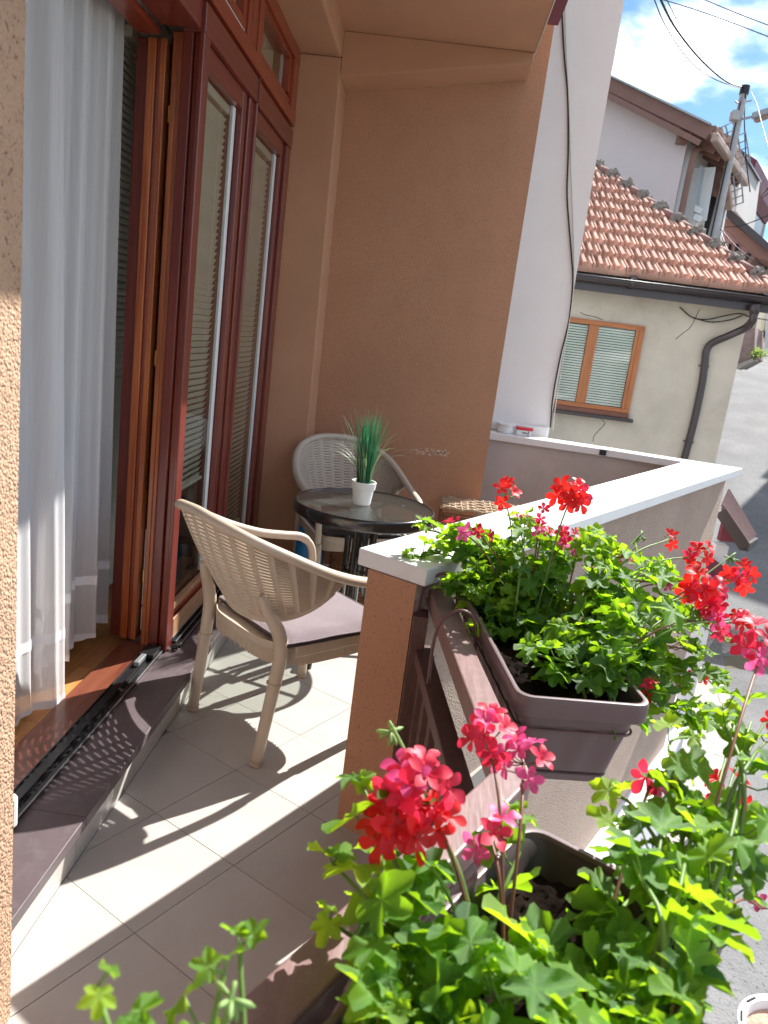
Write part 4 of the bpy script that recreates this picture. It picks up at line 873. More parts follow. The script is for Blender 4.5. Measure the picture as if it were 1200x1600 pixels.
# white house behind with flat top
t = thing('narrow_white_house', tuple(at_d(1148, 330, 22)), 'narrow white house side standing between the power pole and the maroon house', 'house')
slabq('wall', ((1138, 222), (1161, 238), (1150, 330), (1120, 330)), 22, 3, M['paleside'], t)
slabq('roof_edge', ((1136, 219), (1164, 238), (1163, 241), (1136, 223)), 21.8, 3, M['gutter'], t)
slabq('eaves', ((1122, 205), (1142, 212), (1138, 232), (1124, 222)), 20, 2, M['fascia'], t)
# maroon house
t = thing('maroon_house', tuple(at_d(1165, 340, 26)), 'dark maroon house with overhanging upper floors beyond the pole', 'house')
slabq('upper_floor', ((1163, 238), (1183, 250), (1172, 286), (1155, 285)), 26, 4, M['maroon'], t)
slabq('opening', ((1160, 250), (1172, 256), (1165, 282), (1155, 281)), 25.8, 1, M['darkgap'], t)
slabq('lower_roof', ((1155, 285), (1173, 286), (1180, 292), (1168, 310), (1150, 308)), 25.5, 4, M['maroon'], t)
slabq('body', ((1152, 308), (1168, 308), (1162, 350), (1145, 342)), 26, 3, M['zinc'], t)
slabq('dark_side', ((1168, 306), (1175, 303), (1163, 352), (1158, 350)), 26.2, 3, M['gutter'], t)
for k in range(6):
    g = G(); g.beam(at_d(1161 - k * .8, 253 + k * 5, 25.6), at_d(1172 - k, 259 + k * 4.6, 25.6), .06, .05); obj('slat', g, M['mah'], t)
# pink house with dark eaves, cream house
t = thing('pink_house', tuple(at_d(1140, 400, 20)), 'pink rendered house with a dark low roof behind the clay ridge', 'house')
slabq('wall', ((1119, 345), (1182, 400), (1160, 425), (1100, 392)), 20, 4, M['pink'], t)
slabq('roof', ((1131, 326), (1138, 324), (1206, 384), (1206, 397), (1190, 385), (1131, 335)), 19.2, 4, M['gutter'], t)
slabq('soffit', ((1127, 334), (1190, 385), (1206, 397), (1206, 409), (1182, 402), (1124, 351)), 19.3, 3, M['fascia'], t)
for x_ in (1139, 1150):
    slabq('window', ((x_, 380), (x_ + 4, 382), (x_, 403), (x_ - 4, 401)), 19.95, .05, M['darkgap'], t)
g = G(); g.tube([at_d(1171, 396, 19.8), at_d(1160, 412, 19.8), at_d(1155, 425, 19.8)], .06, 8); obj('downpipe', g, M['gutter'], t)
t = thing('cream_house', tuple(at_d(1185, 420, 23)), 'cream house with narrow shuttered windows at the right edge', 'house')
slabq('wall', ((1168, 392), (1215, 408), (1215, 470), (1155, 440)), 21, 4, M['cream'], t)
for x_ in (1172, 1192):
    slabq('window', ((x_, 403), (x_ + 5, 405), (x_ + 1, 424), (x_ - 4, 422)), 20.95, .05, M['paleside'], t)
    slabq('shutter', ((x_ + 5.5, 405), (x_ + 8, 406), (x_ + 4, 425), (x_ + 1.5, 424)), 20.93, .05, M['darkgap'], t)
# old walls along the street
t = thing('street_wall', tuple(at_d(1165, 560, 13.5)), 'weathered cream and mauve wall at the foot of the street', 'wall')
slabq('upper_wall', ((1168, 484), (1186, 484), (1176, 545), (1155, 545)), 15.5, 1.5, M['oldcream'], t)
slabq('panel', ((1184, 478), (1203, 478), (1196, 515), (1182, 512)), 16.5, 1.2, M['cream'], t)
slabq('lower_wall', ((1150, 506), (1180, 512), (1178, 560), (1150, 575)), 15.2, 1.2, M['mottle'], t)
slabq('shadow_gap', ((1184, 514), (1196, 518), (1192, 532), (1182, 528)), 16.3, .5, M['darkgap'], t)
slabq('kerb_block', ((1150, 570), (1176, 560), (1178, 564), (1152, 577)), 14.9, .5, M['pave'], t)
slabq('post', ((1197, 490), (1206, 490), (1203, 556), (1194, 556)), 16.0, .3, M['coping'], t)
# weeds
g = G(); rr = random.Random(5)
for i in range(260):
    p = at_d(1184 + rr.gauss(0, 7), 552 + rr.gauss(0, 4.5), 15.2 + rr.uniform(-.3, .3)); a_ = rr.uniform(0, 6.28); s_ = rr.uniform(.02, .05)
    d1 = Vector((math.cos(a_), math.sin(a_), rr.uniform(-.2, .9))) * s_; d2 = Vector((-math.sin(a_), math.cos(a_), rr.uniform(-.4, .4))) * s_ * .6
    g.add([p - d2, p + d1, p + d2, p - d1 * .6], [(0, 1, 2, 3)])
tag(obj('weeds', g, M['weed']), 'yellow green weeds at the foot of the wall beside the street', 'weeds', kind='stuff')

# power pole and street light
pb = at_d(1128, 300, 15.9); ptop = at_d(1164.5, 136, 15.9); pt2 = Vector((ptop.x, ptop.y, ptop.z))
t = thing('power_pole', (ptop.x, ptop.y, -1.8), 'grey concrete power pole carrying bundled cables and a street light', 'pole')
g = G(); g.tube([(ptop.x, ptop.y, -1.8), (ptop.x, ptop.y, ptop.z)], [.10, .064], 14); obj('shaft', g, M['concrete'], t, smooth=False)
g = G(); g.tube([(ptop.x, ptop.y, ptop.z - .12), (ptop.x, ptop.y, ptop.z + .02)], .08, 12); obj('cap', g, M['cable'], t)
g = G(); g.tube([Vector((ptop.x - .08, ptop.y - .05, ptop.z - 4)), Vector((ptop.x - .05, ptop.y - .06, ptop.z - .2))], .012, 6); obj('riser_cable', g, M['cable'], t)
for i in range(3):
    g = G(); a_ = i * 2.1; g.tube([Vector((ptop.x, ptop.y, ptop.z - .25 - i * .05)), Vector((ptop.x + .16 * math.cos(a_), ptop.y + .16 * math.sin(a_), ptop.z - .2))], .014, 6); obj('insulator_arm', g, M['zinc'], t)
t = thing('street_light', tuple(at_d(1160, 185, 15.9)), 'grey street lamp head on a thin arm reaching from the pole', 'street light')
g = G(); g.beam(at_d(1160, 186, 15.85), at_d(1178, 182, 15.8), .035, .035); obj('arm', g, M['zinc'], t)
p1_, p2_ = at_d(1177, 183, 15.8), at_d(1216, 170, 15.6)
g = G(); g.beam(p1_, p2_, .16, .12); obj('lamp_head', g, M['zinc'], t, bevel=.03)
g = G(); g.beam(p1_ + Vector((.05, 0, -.07)), p2_ + Vector((0, 0, -.07)), .11, .03); obj('lamp_cover', g, M['fascia_l'], t, bevel=.01)
g = G(); g.box((p1_.x - .38, p1_.y - .08, p1_.z - .09), (p1_.x - .25, p1_.y + .08, p1_.z + .06)); obj('clamp', g, M['concrete'], t)
for (a_, b_, dd, wd, lab) in (((1181, 296), (1165, 380), 30, .13, 'far grey pole between the maroon house and the taller pole'), ((1202, 290), (1183, 385), 30, .15, 'far grey pole at the right edge of the street')):
    q0, q1 = at_d(*b_, dd), at_d(*a_, dd); q0 = Vector((q1.x, q1.y, q0.z - 2)); g = G(); g.tube([q0, q1], [wd * 1.3, wd], 12)
    tag(obj('power_pole', g, M['concrete']), lab, 'pole', 'distant poles up the street')
# overhead cables
wires = [([(1018, -12), (1040, 40), (1075, 92), (1110, 120), (1140, 133), (1160, 138)], .012, 'overhead cable on the left of the three reaching the pole', 15.9, 10),
         ([(1027, -12), (1052, 38), (1085, 82), (1115, 112), (1140, 130), (1160, 136)], .024, 'thick bundled overhead cable reaching the pole top', 15.9, 10),
         ([(1036, -12), (1062, 38), (1092, 82), (1122, 118), (1160, 137)], .010, 'thin overhead cable on the right of the three reaching the pole', 15.9, 10),
         ([(1020, -5), (1080, 13), (1140, 34), (1215, 63)], .011, 'lower straight overhead wire crossing the clouds', 13, 12),
         ([(1090, -5), (1150, 20), (1215, 45)], .011, 'upper straight overhead wire in the top right corner', 13, 12),
         ([(1174, 144), (1183, 165), (1192, 200), (1206, 250)], .010, 'overhead wire dropping right from the pole top', 15.9, 13),
         ([(1165, 145), (1163, 185), (1166, 250), (1172, 300)], .018, 'twisted cable hanging straight down beside the pole', 15.8, 16.5),
         ([(1133, 355), (1160, 352), (1210, 333)], .014, 'service wire crossing to the right over the dark roof', 16, 14),
         ([(1126, 358), (1150, 385), (1180, 408), (1215, 425)], .014, 'drooping service wire in front of the pink wall', 16, 14),
         ([(1126, 362), (1140, 395), (1170, 425), (1215, 462)], .012, 'lower drooping service wire in front of the cream house', 16, 14)]
for pts, r_, lab, d0, d1 in wires:
    n = len(pts); rv = d1 < d0 and pts[-1][0] >= 1160 and pts[0][1] < 0 and pts[-1][1] > 100
    P = [at_d(a_, b_, (d1 + (d0 - d1) * i / (n - 1)) if rv else (d0 + (d1 - d0) * i / (n - 1))) for i, (a_, b_) in enumerate(pts)]
    g = G(); g.tube(spline(P, 6), r_ * .6, 5); tag(obj('overhead_cable', g, M['cable']), lab, 'cable')
# bare twigs
t = thing('bare_tree', tuple(at_d(1178, 300, 28)), 'bare twiggy tree top against the sky right of the maroon house', 'tree')
rr = random.Random(2); g = G()
def twig(p, d_, L_, r_, dep):
    pts = [p]; 
    for i in range(4): d_ = (d_ + Vector((rr.gauss(0, .18), rr.gauss(0, .18), rr.gauss(0, .12)))).normalized(); pts.append(pts[-1] + d_ * L_ / 4)
    g.tube(pts, [r_ * (1 - .15 * i) for i in range(5)], 4)
    if dep > 0:
        for k in range(3): twig(pts[rr.randint(1, 4)], (d_ + Vector((rr.gauss(0, .6), rr.gauss(0, .6), rr.gauss(0, .4)))).normalized(), L_ * .65, r_ * .6, dep - 1)
bp_ = at_d(1172, 330, 28); twig(bp_, Vector((.2, 0, 1)), 1.2, .02, 3); twig(bp_, Vector((.7, 0, .7)), 1.2, .02, 3); obj('crown', g, M['fascia'], t)
g = G(); g.tube([bp_ + Vector((0, 0, -4)), bp_], [.1, .03], 8); obj('trunk', g, M['fascia'], t)
# house on the other side of the street (its roof edge throws the jagged shade on the road)
t = thing('opposite_house', (15, 24, -1), 'house on the far side of the street, just past the right edge', 'house')
o2 = Vector((10.7, 20.0, 0)); u2 = Vector((math.sin(R(32)), math.cos(R(32)), 0)); v2 = Vector((u2.y, -u2.x, 0))
g = G(); q = [o2, o2 + u2 * 9, o2 + u2 * 9 + v2 * 7, o2 + v2 * 7]
g.prism([(k.x, k.y) for k in q], -3.2, 4.6); obj('wall', g, M['cream'], t)
g = G()
for i in range(3):
    a_ = o2 + u2 * (i * 3 - .1) - v2 * .4; b_ = a_ + u2 * 3; m_ = a_ + u2 * 1.5; h_ = 7.2 + i * .7
    g.add([(a_.x, a_.y, 4.6), (b_.x, b_.y, 4.6), (m_.x, m_.y, h_), (a_.x + v2.x * 7, a_.y + v2.y * 7, 4.6), (b_.x + v2.x * 7, b_.y + v2.y * 7, 4.6), (m_.x + v2.x * 7, m_.y + v2.y * 7, h_)], [(0, 1, 2), (5, 4, 3), (0, 2, 5, 3), (1, 4, 5, 2), (0, 3, 4, 1)])
obj('roof', g, M['rtile_d'], t)

# ================================================================== FURNITURE
Z0 = (0, 0, 0)
def build_chair(loc, rz, m, label):
    t = thing('armchair', loc, label, 'chair', 'plastic rattan armchairs at the round table', rz)
    half = [(0, -.435, .862), (.12, -.425, .852), (.22, -.365, .818), (.285, -.255, .768), (.315, -.11, .705), (.316, .03, .660), (.308, .15, .640), (.297, .225, .630), (.284, .268, .600), (.275, .283, .55), (.267, .280, .48), (.262, .272, .40)]
    full = [(-x, y, z) for x, y, z in half[::-1]][:-1] + half
    sp = spline(full, 7); n = len(sp)
    rad = [.0178 - .0025 * (1 if (i < 24 or i > n - 24) else 0) for i in range(n)]
    g_ = G(); g_.tube(sp, rad, 12, flat=1.15); obj('rim', g_, m, t, smooth=True, off=Z0)
    # woven shell hanging from the rim
    mid = n // 2; span = 34
    def top_(u): 
        f = (u * 2 - 1) * span + mid; i = int(max(0, min(n - 2, math.floor(f)))); return sp[i].lerp(sp[i + 1], f - i)
    def low_(u):
        th_ = (u * 2 - 1) * R(82); k = abs(u * 2 - 1)
        return Vector((.285 * math.sin(th_), .01 - .255 * math.cos(th_), .485 + .165 * k ** 2.6))
    def S(u, v, d=0):
        a_, b_ = low_(u), top_(u); p = a_.lerp(b_, v); bul = math.sin(math.pi * v) * .018 * (1 - abs(u * 2 - 1))
        nrm = Vector((p.x, p.y + .02, 0)); nrm = nrm.normalized() if nrm.length > 0 else Vector((0, -1, 0)); return p + nrm * (bul + d)
    g_ = G(); nu, nv = 17, 25
    for i in range(nu):
        for j in range(nv):
            u0, u1, v0, v1 = .02 + .96 * i / nu, .02 + .96 * (i + 1) / nu, j / nv, (j + 1) / nv
            off_ = .5 / nv if i % 2 else 0
            v0 = min(1, v0 + off_ if j else v0); v1 = min(1, v1 + off_)
            if v1 - v0 < .005: continue
            hu, hv = (u1 - u0), (v1 - v0); k = abs((u0 + u1) - 1)
            a0, a1 = u0 + hu * .17, u1 - hu * .17; b0, b1 = v0 + hv * .42, v1 - hv * (.32)
            edge = (j == 0 or j >= nv - 1)
            o_ = [S(u0, v0), S(u1, v0), S(u1, v1), S(u0, v1)]; c_ = [S(a0, b0, .0025), S(a1, b0, .0025), S(a1, b1, .0025), S(a0, b1, .0025)]
            if edge or k > .93: g_.add(o_, [(0, 1, 2, 3)])
            else: g_.add(o_ + c_, [(0, 1, 5, 4), (1, 2, 6, 5), (2, 3, 7, 6), (3, 0, 4, 7)])
    obj('woven_back', g_, m, t, off=Z0, solid=.006)
    g_ = G(); g_.tube([S(.03 + .94 * i / 40, 0) for i in range(41)], .008, 8, flat=1.3); obj('back_lower_edge', g_, m, t, smooth=True, off=Z0)
    # seat
    ol = []
    for i in range(56):
        a_ = 2 * math.pi * i / 56; c_, s_ = math.cos(a_), math.sin(a_); e_ = 2 / 3.6
        ol.append((.252 * math.copysign(abs(c_) ** e_, c_) * (1.0 + .05 * s_), .262 * math.copysign(abs(s_) ** e_, s_) + .012))
    g_ = G(); k = len(ol)
    lv = [(.985, .425), (1.0, .432), (1.0, .412), (.985, .40), (.975, .35)]
    vs = [(x * f, y * f, z - (.018 * (1 - abs(x) / .25) if z == .35 else 0) * -1) for f, z in lv for x, y in ol]
    g_.add(vs, [(a_ * k + i, a_ * k + (i + 1) % k, (a_ + 1) * k + (i + 1) % k, (a_ + 1) * k + i) for a_ in range(1, 4) for i in range(k)] + [(i, (i + 1) % k, k + (i + 1) % k, k + i) for i in range(k)] + [tuple(range(k))])
    obj('seat', g_, m, t, off=Z0, solid=.006)
    g_ = G()
    for i in range(k * 2):   # ribs pressed into the apron
        a_ = ol[i // 2]; b_ = ol[(i // 2 + 1) % k]; f = .0 if i % 2 == 0 else .5; x, y = a_[0] + (b_[0] - a_[0]) * f, a_[1] + (b_[1] - a_[1]) * f
        g_.beam((x * .984, y * .984, .358), (x * .993, y * .993, .402), .0055, .0055)
    obj('apron_ribs', g_, m, t, off=Z0, kind='stuff')
    for s_ in (-1, 1):
        g_ = G(); pts = spline([(s_ * .222, -.268, 0), (s_ * .228, -.246, .17), (s_ * .234, -.226, .33), (s_ * .236, -.218, .42), (s_ * .228, -.232, .49), (s_ * .205, -.262, .55), (s_ * .19, -.285, .61)], 5)
        nn = len(pts); g_.tube(pts, [.0195 + .0045 * min(1, i / 14) - (.010 * max(0, (i - 20) / 10)) for i in range(nn)], 12, flat=1.1); l_ = obj('leg', g_, m, t, smooth=True, off=Z0)
        g_ = G(); g_.tube([(s_ * .2325, -.2305, .30), (s_ * .2327, -.2298, .306)], .0282, 14); obj('leg_collar', g_, m, l_, off=Z0)
        g_ = G(); g_.tube([(s_ * .222, -.268, 0.001), (s_ * .2222, -.266, .012)], .0232, 14); g_.tube([(s_ * .2225, -.2655, .019), (s_ * .2227, -.265, .023)], .0235, 14); obj('foot_ring', g_, m, l_, off=Z0)
        g_ = G(); pts = spline([(s_ * .250, .276, 0), (s_ * .255, .274, .2), (s_ * .262, .272, .40)], 6)
        g_.tube(pts, [.0185 + .003 * i / len(pts) for i in range(len(pts))], 12, flat=1.1); l_ = obj('leg', g_, m, t, smooth=True, off=Z0)
        g_ = G(); g_.tube([(s_ * .250, .276, 0.001), (s_ * .250, .276, .012)], .022, 14); obj('foot_ring', g_, m, l_, off=Z0)
        g_ = G(); g_.beam((s_ * .247, -.17, .415), (s_ * .258, .24, .415), .02, .05); obj('side_rail', g_, m, t, off=Z0, bevel=.006)
    return t
ch1 = build_chair((-.3775, 2.692, .0005), R(-44.2), M['chair'], 'beige plastic rattan armchair in the sun, seen from behind near the open door')
ch2 = build_chair((-.31, 4.13, .0005), R(-156.5), M['chair2'], 'shaded greyish armchair against the brown wall, facing forward behind the table')
def cushion(loc, rz, w, d_, m, ms, label, seed):
    t = thing('seat_cushion', loc, label, 'cushion', None, rz)
    def P(u, v, top):
        x = (u - .5) * w; y = (v - .5) * d_; e_ = max(abs(u - .5), abs(v - .5)) * 2
        z = .030 + .012 * (1 - e_ ** 3) + .004 * noise.noise(Vector((x * 9 + seed, y * 9, 0))); 
        rr_ = 1 - .03 * max(0, (abs(u - .5) + abs(v - .5)) * 2 - 1.4)
        if not top: z = .004
        droop = -.012 * max(0, e_ - .86) / .14
        return (x * rr_, y * rr_, z + droop * (1 if top else 0))
    g_ = G(); g_.grid(lambda u, v: P(u, v, True), 26, 26); obj('top_panel', g_, m, t, smooth=True, off=Z0)
    g_ = G(); N = 26; lp = [(i / N, 0) for i in range(N)] + [(1, i / N) for i in range(N)] + [(1 - i / N, 1) for i in range(N)] + [(0, 1 - i / N) for i in range(N)]
    vs = [P(u, v, True) for u, v in lp]; mid_ = [(Vector(P(u, v, True)) * .5 + Vector(P(u, v, False)) * .5) * 1.0 for u, v in lp]; mid_ = [(p.x * 1.018, p.y * 1.018, p.z) for p in mid_]
    lo = [(Vector(P(u, v, False))) for u, v in lp]; k = len(lp)
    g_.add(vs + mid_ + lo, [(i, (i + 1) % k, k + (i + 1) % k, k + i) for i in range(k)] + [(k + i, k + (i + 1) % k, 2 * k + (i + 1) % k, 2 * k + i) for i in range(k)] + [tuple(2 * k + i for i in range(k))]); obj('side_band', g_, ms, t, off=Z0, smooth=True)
    g_ = G(); g_.tube([Vector(v) + Vector((0, 0, .001)) for v in vs] + [Vector(vs[0]) + Vector((0, 0, .001))], .0028, 6, caps=False); obj('piping', g_, m, t, smooth=True, off=Z0)
    return t
f1 = Vector((.70, .715, 0)); r1 = Vector((.715, -.70, 0)); cc = Vector((-.3775, 2.692, .432)) + f1 * .035 + r1 * .03
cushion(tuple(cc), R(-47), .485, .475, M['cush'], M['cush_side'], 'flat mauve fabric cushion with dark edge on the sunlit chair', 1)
cushion((-.30, 4.10, .432), R(-156.5), .44, .44, M['cush_blk'], M['cush_blk'], 'shiny black cushion on the far chair behind the table', 5)

tb = thing('round_table', (-.21, 3.56, .0), 'small round black bistro table with rain pattern glass top', 'table')
TO = Vector(tb.location)
g = G(); g.lathe([(.316, .640), (.334, .640), (.338, .645), (.338, .688), (.334, .694), (.327, .695), (.322, .693), (.318, .686), (.316, .640)], Z0, 72, caps=False); obj('rim', g, M['black'], tb, smooth=True, off=Z0)
g = G(); g.lathe([(.0, .684), (.321, .684), (.321, .691), (.0, .691)], Z0, 64, caps=False); obj('glass_top', g, M['tglass'], tb, off=Z0)
for a_ in range(4):
    an = R(-109 + 90 * a_); c_, s_ = math.cos(an), math.sin(an)
    g = G(); pts = spline([(c_ * .075, s_ * .075, .655), (c_ * .070, s_ * .070, .40), (c_ * .085, s_ * .085, .25), (c_ * .20, s_ * .20, .155), (c_ * .34, s_ * .34, .125), (c_ * .405, s_ * .405, .085), (c_ * .425, s_ * .425, .0)], 6)
    g.tube(pts, .0125, 10); l_ = obj('leg', g, M['black'], tb, smooth=True, off=Z0)
    g = G(); pts = [(c_ * .045 - s_ * .03, s_ * .045 + c_ * .03, .655), (c_ * .05 - s_ * .028, s_ * .05 + c_ * .028, .20)]; g.tube(pts, .0115, 10); obj('inner_leg', g, M['black'], tb, smooth=True, off=Z0)
    g = G(); g.lathe([(.0, 0), (.005, .001), (.006, .004), (.0, .006)], Z0, 10); mtx = Matrix.Translation((c_ * .084, s_ * .084, .585)) @ Matrix.Rotation(an, 4, 'Z') @ Matrix.Rotation(R(90), 4, 'Y')
    g.v = [tuple(mtx @ Vector(v)) for v in g.v]; obj('screw', g, M['screw'], l_, off=Z0)
    g = G(); g.beam((0, 0, .648), (c_ * .318, s_ * .318, .648), .018, .010); obj('top_brace', g, M['black'], tb, off=Z0)
g = G(); g.lathe([(.066, .36), (.072, .36), (.072, .375), (.066, .375), (.066, .36)], Z0, 24, caps=False); obj('ring', g, M['black'], tb, off=Z0)
for an in (R(150), R(25)):
    g = G(); g.lathe([(.0, 0), (.006, .0), (.006, .003), (.0, .0035)], (math.cos(an) * .20, math.sin(an) * .20, .6915), 12); obj('glass_sucker', g, M['screw'], tb, off=Z0)
pt_ = thing('flower_pot', (-.228, 3.565, .6915), 'small white ceramic pot on the round glass table', 'pot')
g = G(); g.lathe([(.0, .0), (.040, .0), (.043, .004), (.051, .070), (.056, .072), (.058, .076), (.060, .108), (.058, .111), (.053, .110), (.050, .09), (.0, .088)], Z0, 40, caps=False); obj('body', g, M['pot'], pt_, smooth=True, off=Z0, angle=1)
g = G(); g.lathe([(.0, .092), (.052, .0925)], Z0, 24, caps=False); obj('moss', g, M['grass_g'], pt_, off=Z0)
gp = thing('grass_plant', (-.228, 3.565, .783), 'upright artificial green grass tuft in the white pot', 'plant')
rr = random.Random(4); bl = {}
def blade(k, curl, L_, w_):
    g_ = G(); vs = []; N = 7
    for i in range(N + 1):
        t_ = i / N; x = curl * L_ * t_ ** 2.2; z = L_ * (t_ - .35 * abs(curl) * t_ ** 3.2 * (1.6 if abs(curl) > .4 else 1)); ww = w_ * (1 - t_ ** 2.2 * .93)
        vs += [(x, -ww / 2, z), (x + .0008, ww / 2, z)]
    g_.add(vs, [(2 * i, 2 * i + 1, 2 * i + 3, 2 * i + 2) for i in range(N)]); return mesh('blade', g_, k, True)
up_b = [blade(M['grass_g'], c_, L_, .0062) for c_, L_ in ((.03, .375), (.08, .36), (.13, .37), (.05, .33), (.20, .35), (.10, .31))]
out_b = [blade(M['grass_l'], c_, L_, .0046) for c_, L_ in ((.45, .36), (.65, .33), (.85, .30), (.3, .36))]
for i in range(120):
    an = rr.uniform(0, 6.283); r_ = .034 * math.sqrt(rr.random()); o_ = link('blade', rr.choice(up_b), (math.cos(an) * r_, math.sin(an) * r_, -.004), (rr.gauss(0, .055), rr.gauss(0, .055), an + rr.gauss(0, .5)), gp, rr.uniform(.85, 1.06))
for i in range(34):
    an = rr.uniform(0, 6.283) if i > 14 else rr.choice((R(175), R(5), R(200))) + rr.gauss(0, .35)
    link('blade', rr.choice(out_b), (math.cos(an) * .03, math.sin(an) * .03, -.004), (rr.gauss(0, .06), rr.gauss(0, .06), an), gp, rr.uniform(.6, 1.0))

# wicker stand behind the parapet
ws = thing('wicker_stand', (.45, 4.5, 0), 'low wicker stand with a woven top behind the parapet by the end wall', 'stand')
X0, X1, Y0, Y1, ZT = .20, .78, 4.36, 4.66, .555
for x in (X0, X1):
    for y in (Y0, Y1):
        g = G(); 
        for k in range(3): g.tube([(x + .008 * math.cos(k * 2.1), y + .008 * math.sin(k * 2.1), 0), (x + .008 * math.cos(k * 2.1 + 2), y + .008 * math.sin(k * 2.1 + 2), ZT - .03)], .007, 7)
        obj('leg', g, M['wicker_d'], ws, smooth=True)
rr = random.Random(8)
for i in range(9):
    y = Y0 + (Y1 - Y0) * i / 8; g = G(); g.tube([(X0 - .02 + (X1 - X0 + .04) * k / 10, y + rr.gauss(0, .003), ZT + (.006 if (k + i) % 2 else -.004)) for k in range(11)], .008, 6); obj('strand', g, M['wicker'], ws, smooth=True)
for i in range(17):
    x = X0 + (X1 - X0) * i / 16; g = G(); g.tube([(x + rr.gauss(0, .003), Y0 - .02 + (Y1 - Y0 + .04) * k / 9, ZT + (.006 if (k + i) % 2 == 0 else -.004)) for k in range(10)], .005, 6); obj('strand', g, M['wicker'], ws, smooth=True)
for z in (ZT - .03, ZT - .045, ZT - .06):
    g = G(); g.tube([(X0, Y0 - .01, z), (X1, Y0 - .01, z + rr.gauss(0, .003)), (X1, Y1, z), (X0, Y1, z), (X0, Y0 - .01, z)], .007, 6); obj('edge_cane', g, M['wicker_d'], ws, smooth=True)
for i in range(7):
    x = X0 + (X1 - X0) * i / 7; g = G(); g.tube([(x, Y0, ZT - .06), (x + .045, Y0, ZT - .13), (x + .088, Y0, ZT - .06)], .005, 6); obj('cane_loop', g, M['wicker_d'], ws, smooth=True)
# basket and blue bag under / beside the far chair
bk = thing('straw_basket', (-.20, 4.16, 0), 'brown woven straw basket on the floor under the far chair', 'basket')
rr = random.Random(12)
for i in range(15):
    z = .012 + i * .0195; g = G(); g.tube([(-.20 + .2 * math.cos(a_ / 20 * 6.2832) * (1 + .012 * ((a_ + i) % 2)), 4.16 + .15 * math.sin(a_ / 20 * 6.2832) * (1 + .012 * ((a_ + i) % 2)), z) for a_ in range(21)], .0105, 6, caps=False); obj('coil', g, M['basket'], bk, smooth=True)
g = G(); g.lathe([(.0, 0), (.14, 0), (.14, .008), (0, .008)], (-.20, 4.16, .002), 20); obj('base', g, M['basket'], bk)
t = thing('blue_bag', (-.47, 4.02, 0), 'bright blue plastic bag standing between the far chair and the window', 'bag')
g = G(); g.grid(lambda u, v: (-.52 + .10 * math.cos(u * 6.2832) * (1 - .35 * v) + .008 * math.sin(u * 31 + v * 9), 4.10 + .07 * math.sin(u * 6.2832) * (1 - .3 * v) + .006 * math.sin(u * 27), v * .40), 30, 10); obj('body', g, M['blue'], t, smooth=True)
g = G(); g.tube(spline([(-.57, 4.10, .385), (-.55, 4.09, .46), (-.50, 4.09, .46), (-.47, 4.10, .385)], 5), .006, 6); obj('handle', g, M['blue'], t, smooth=True)

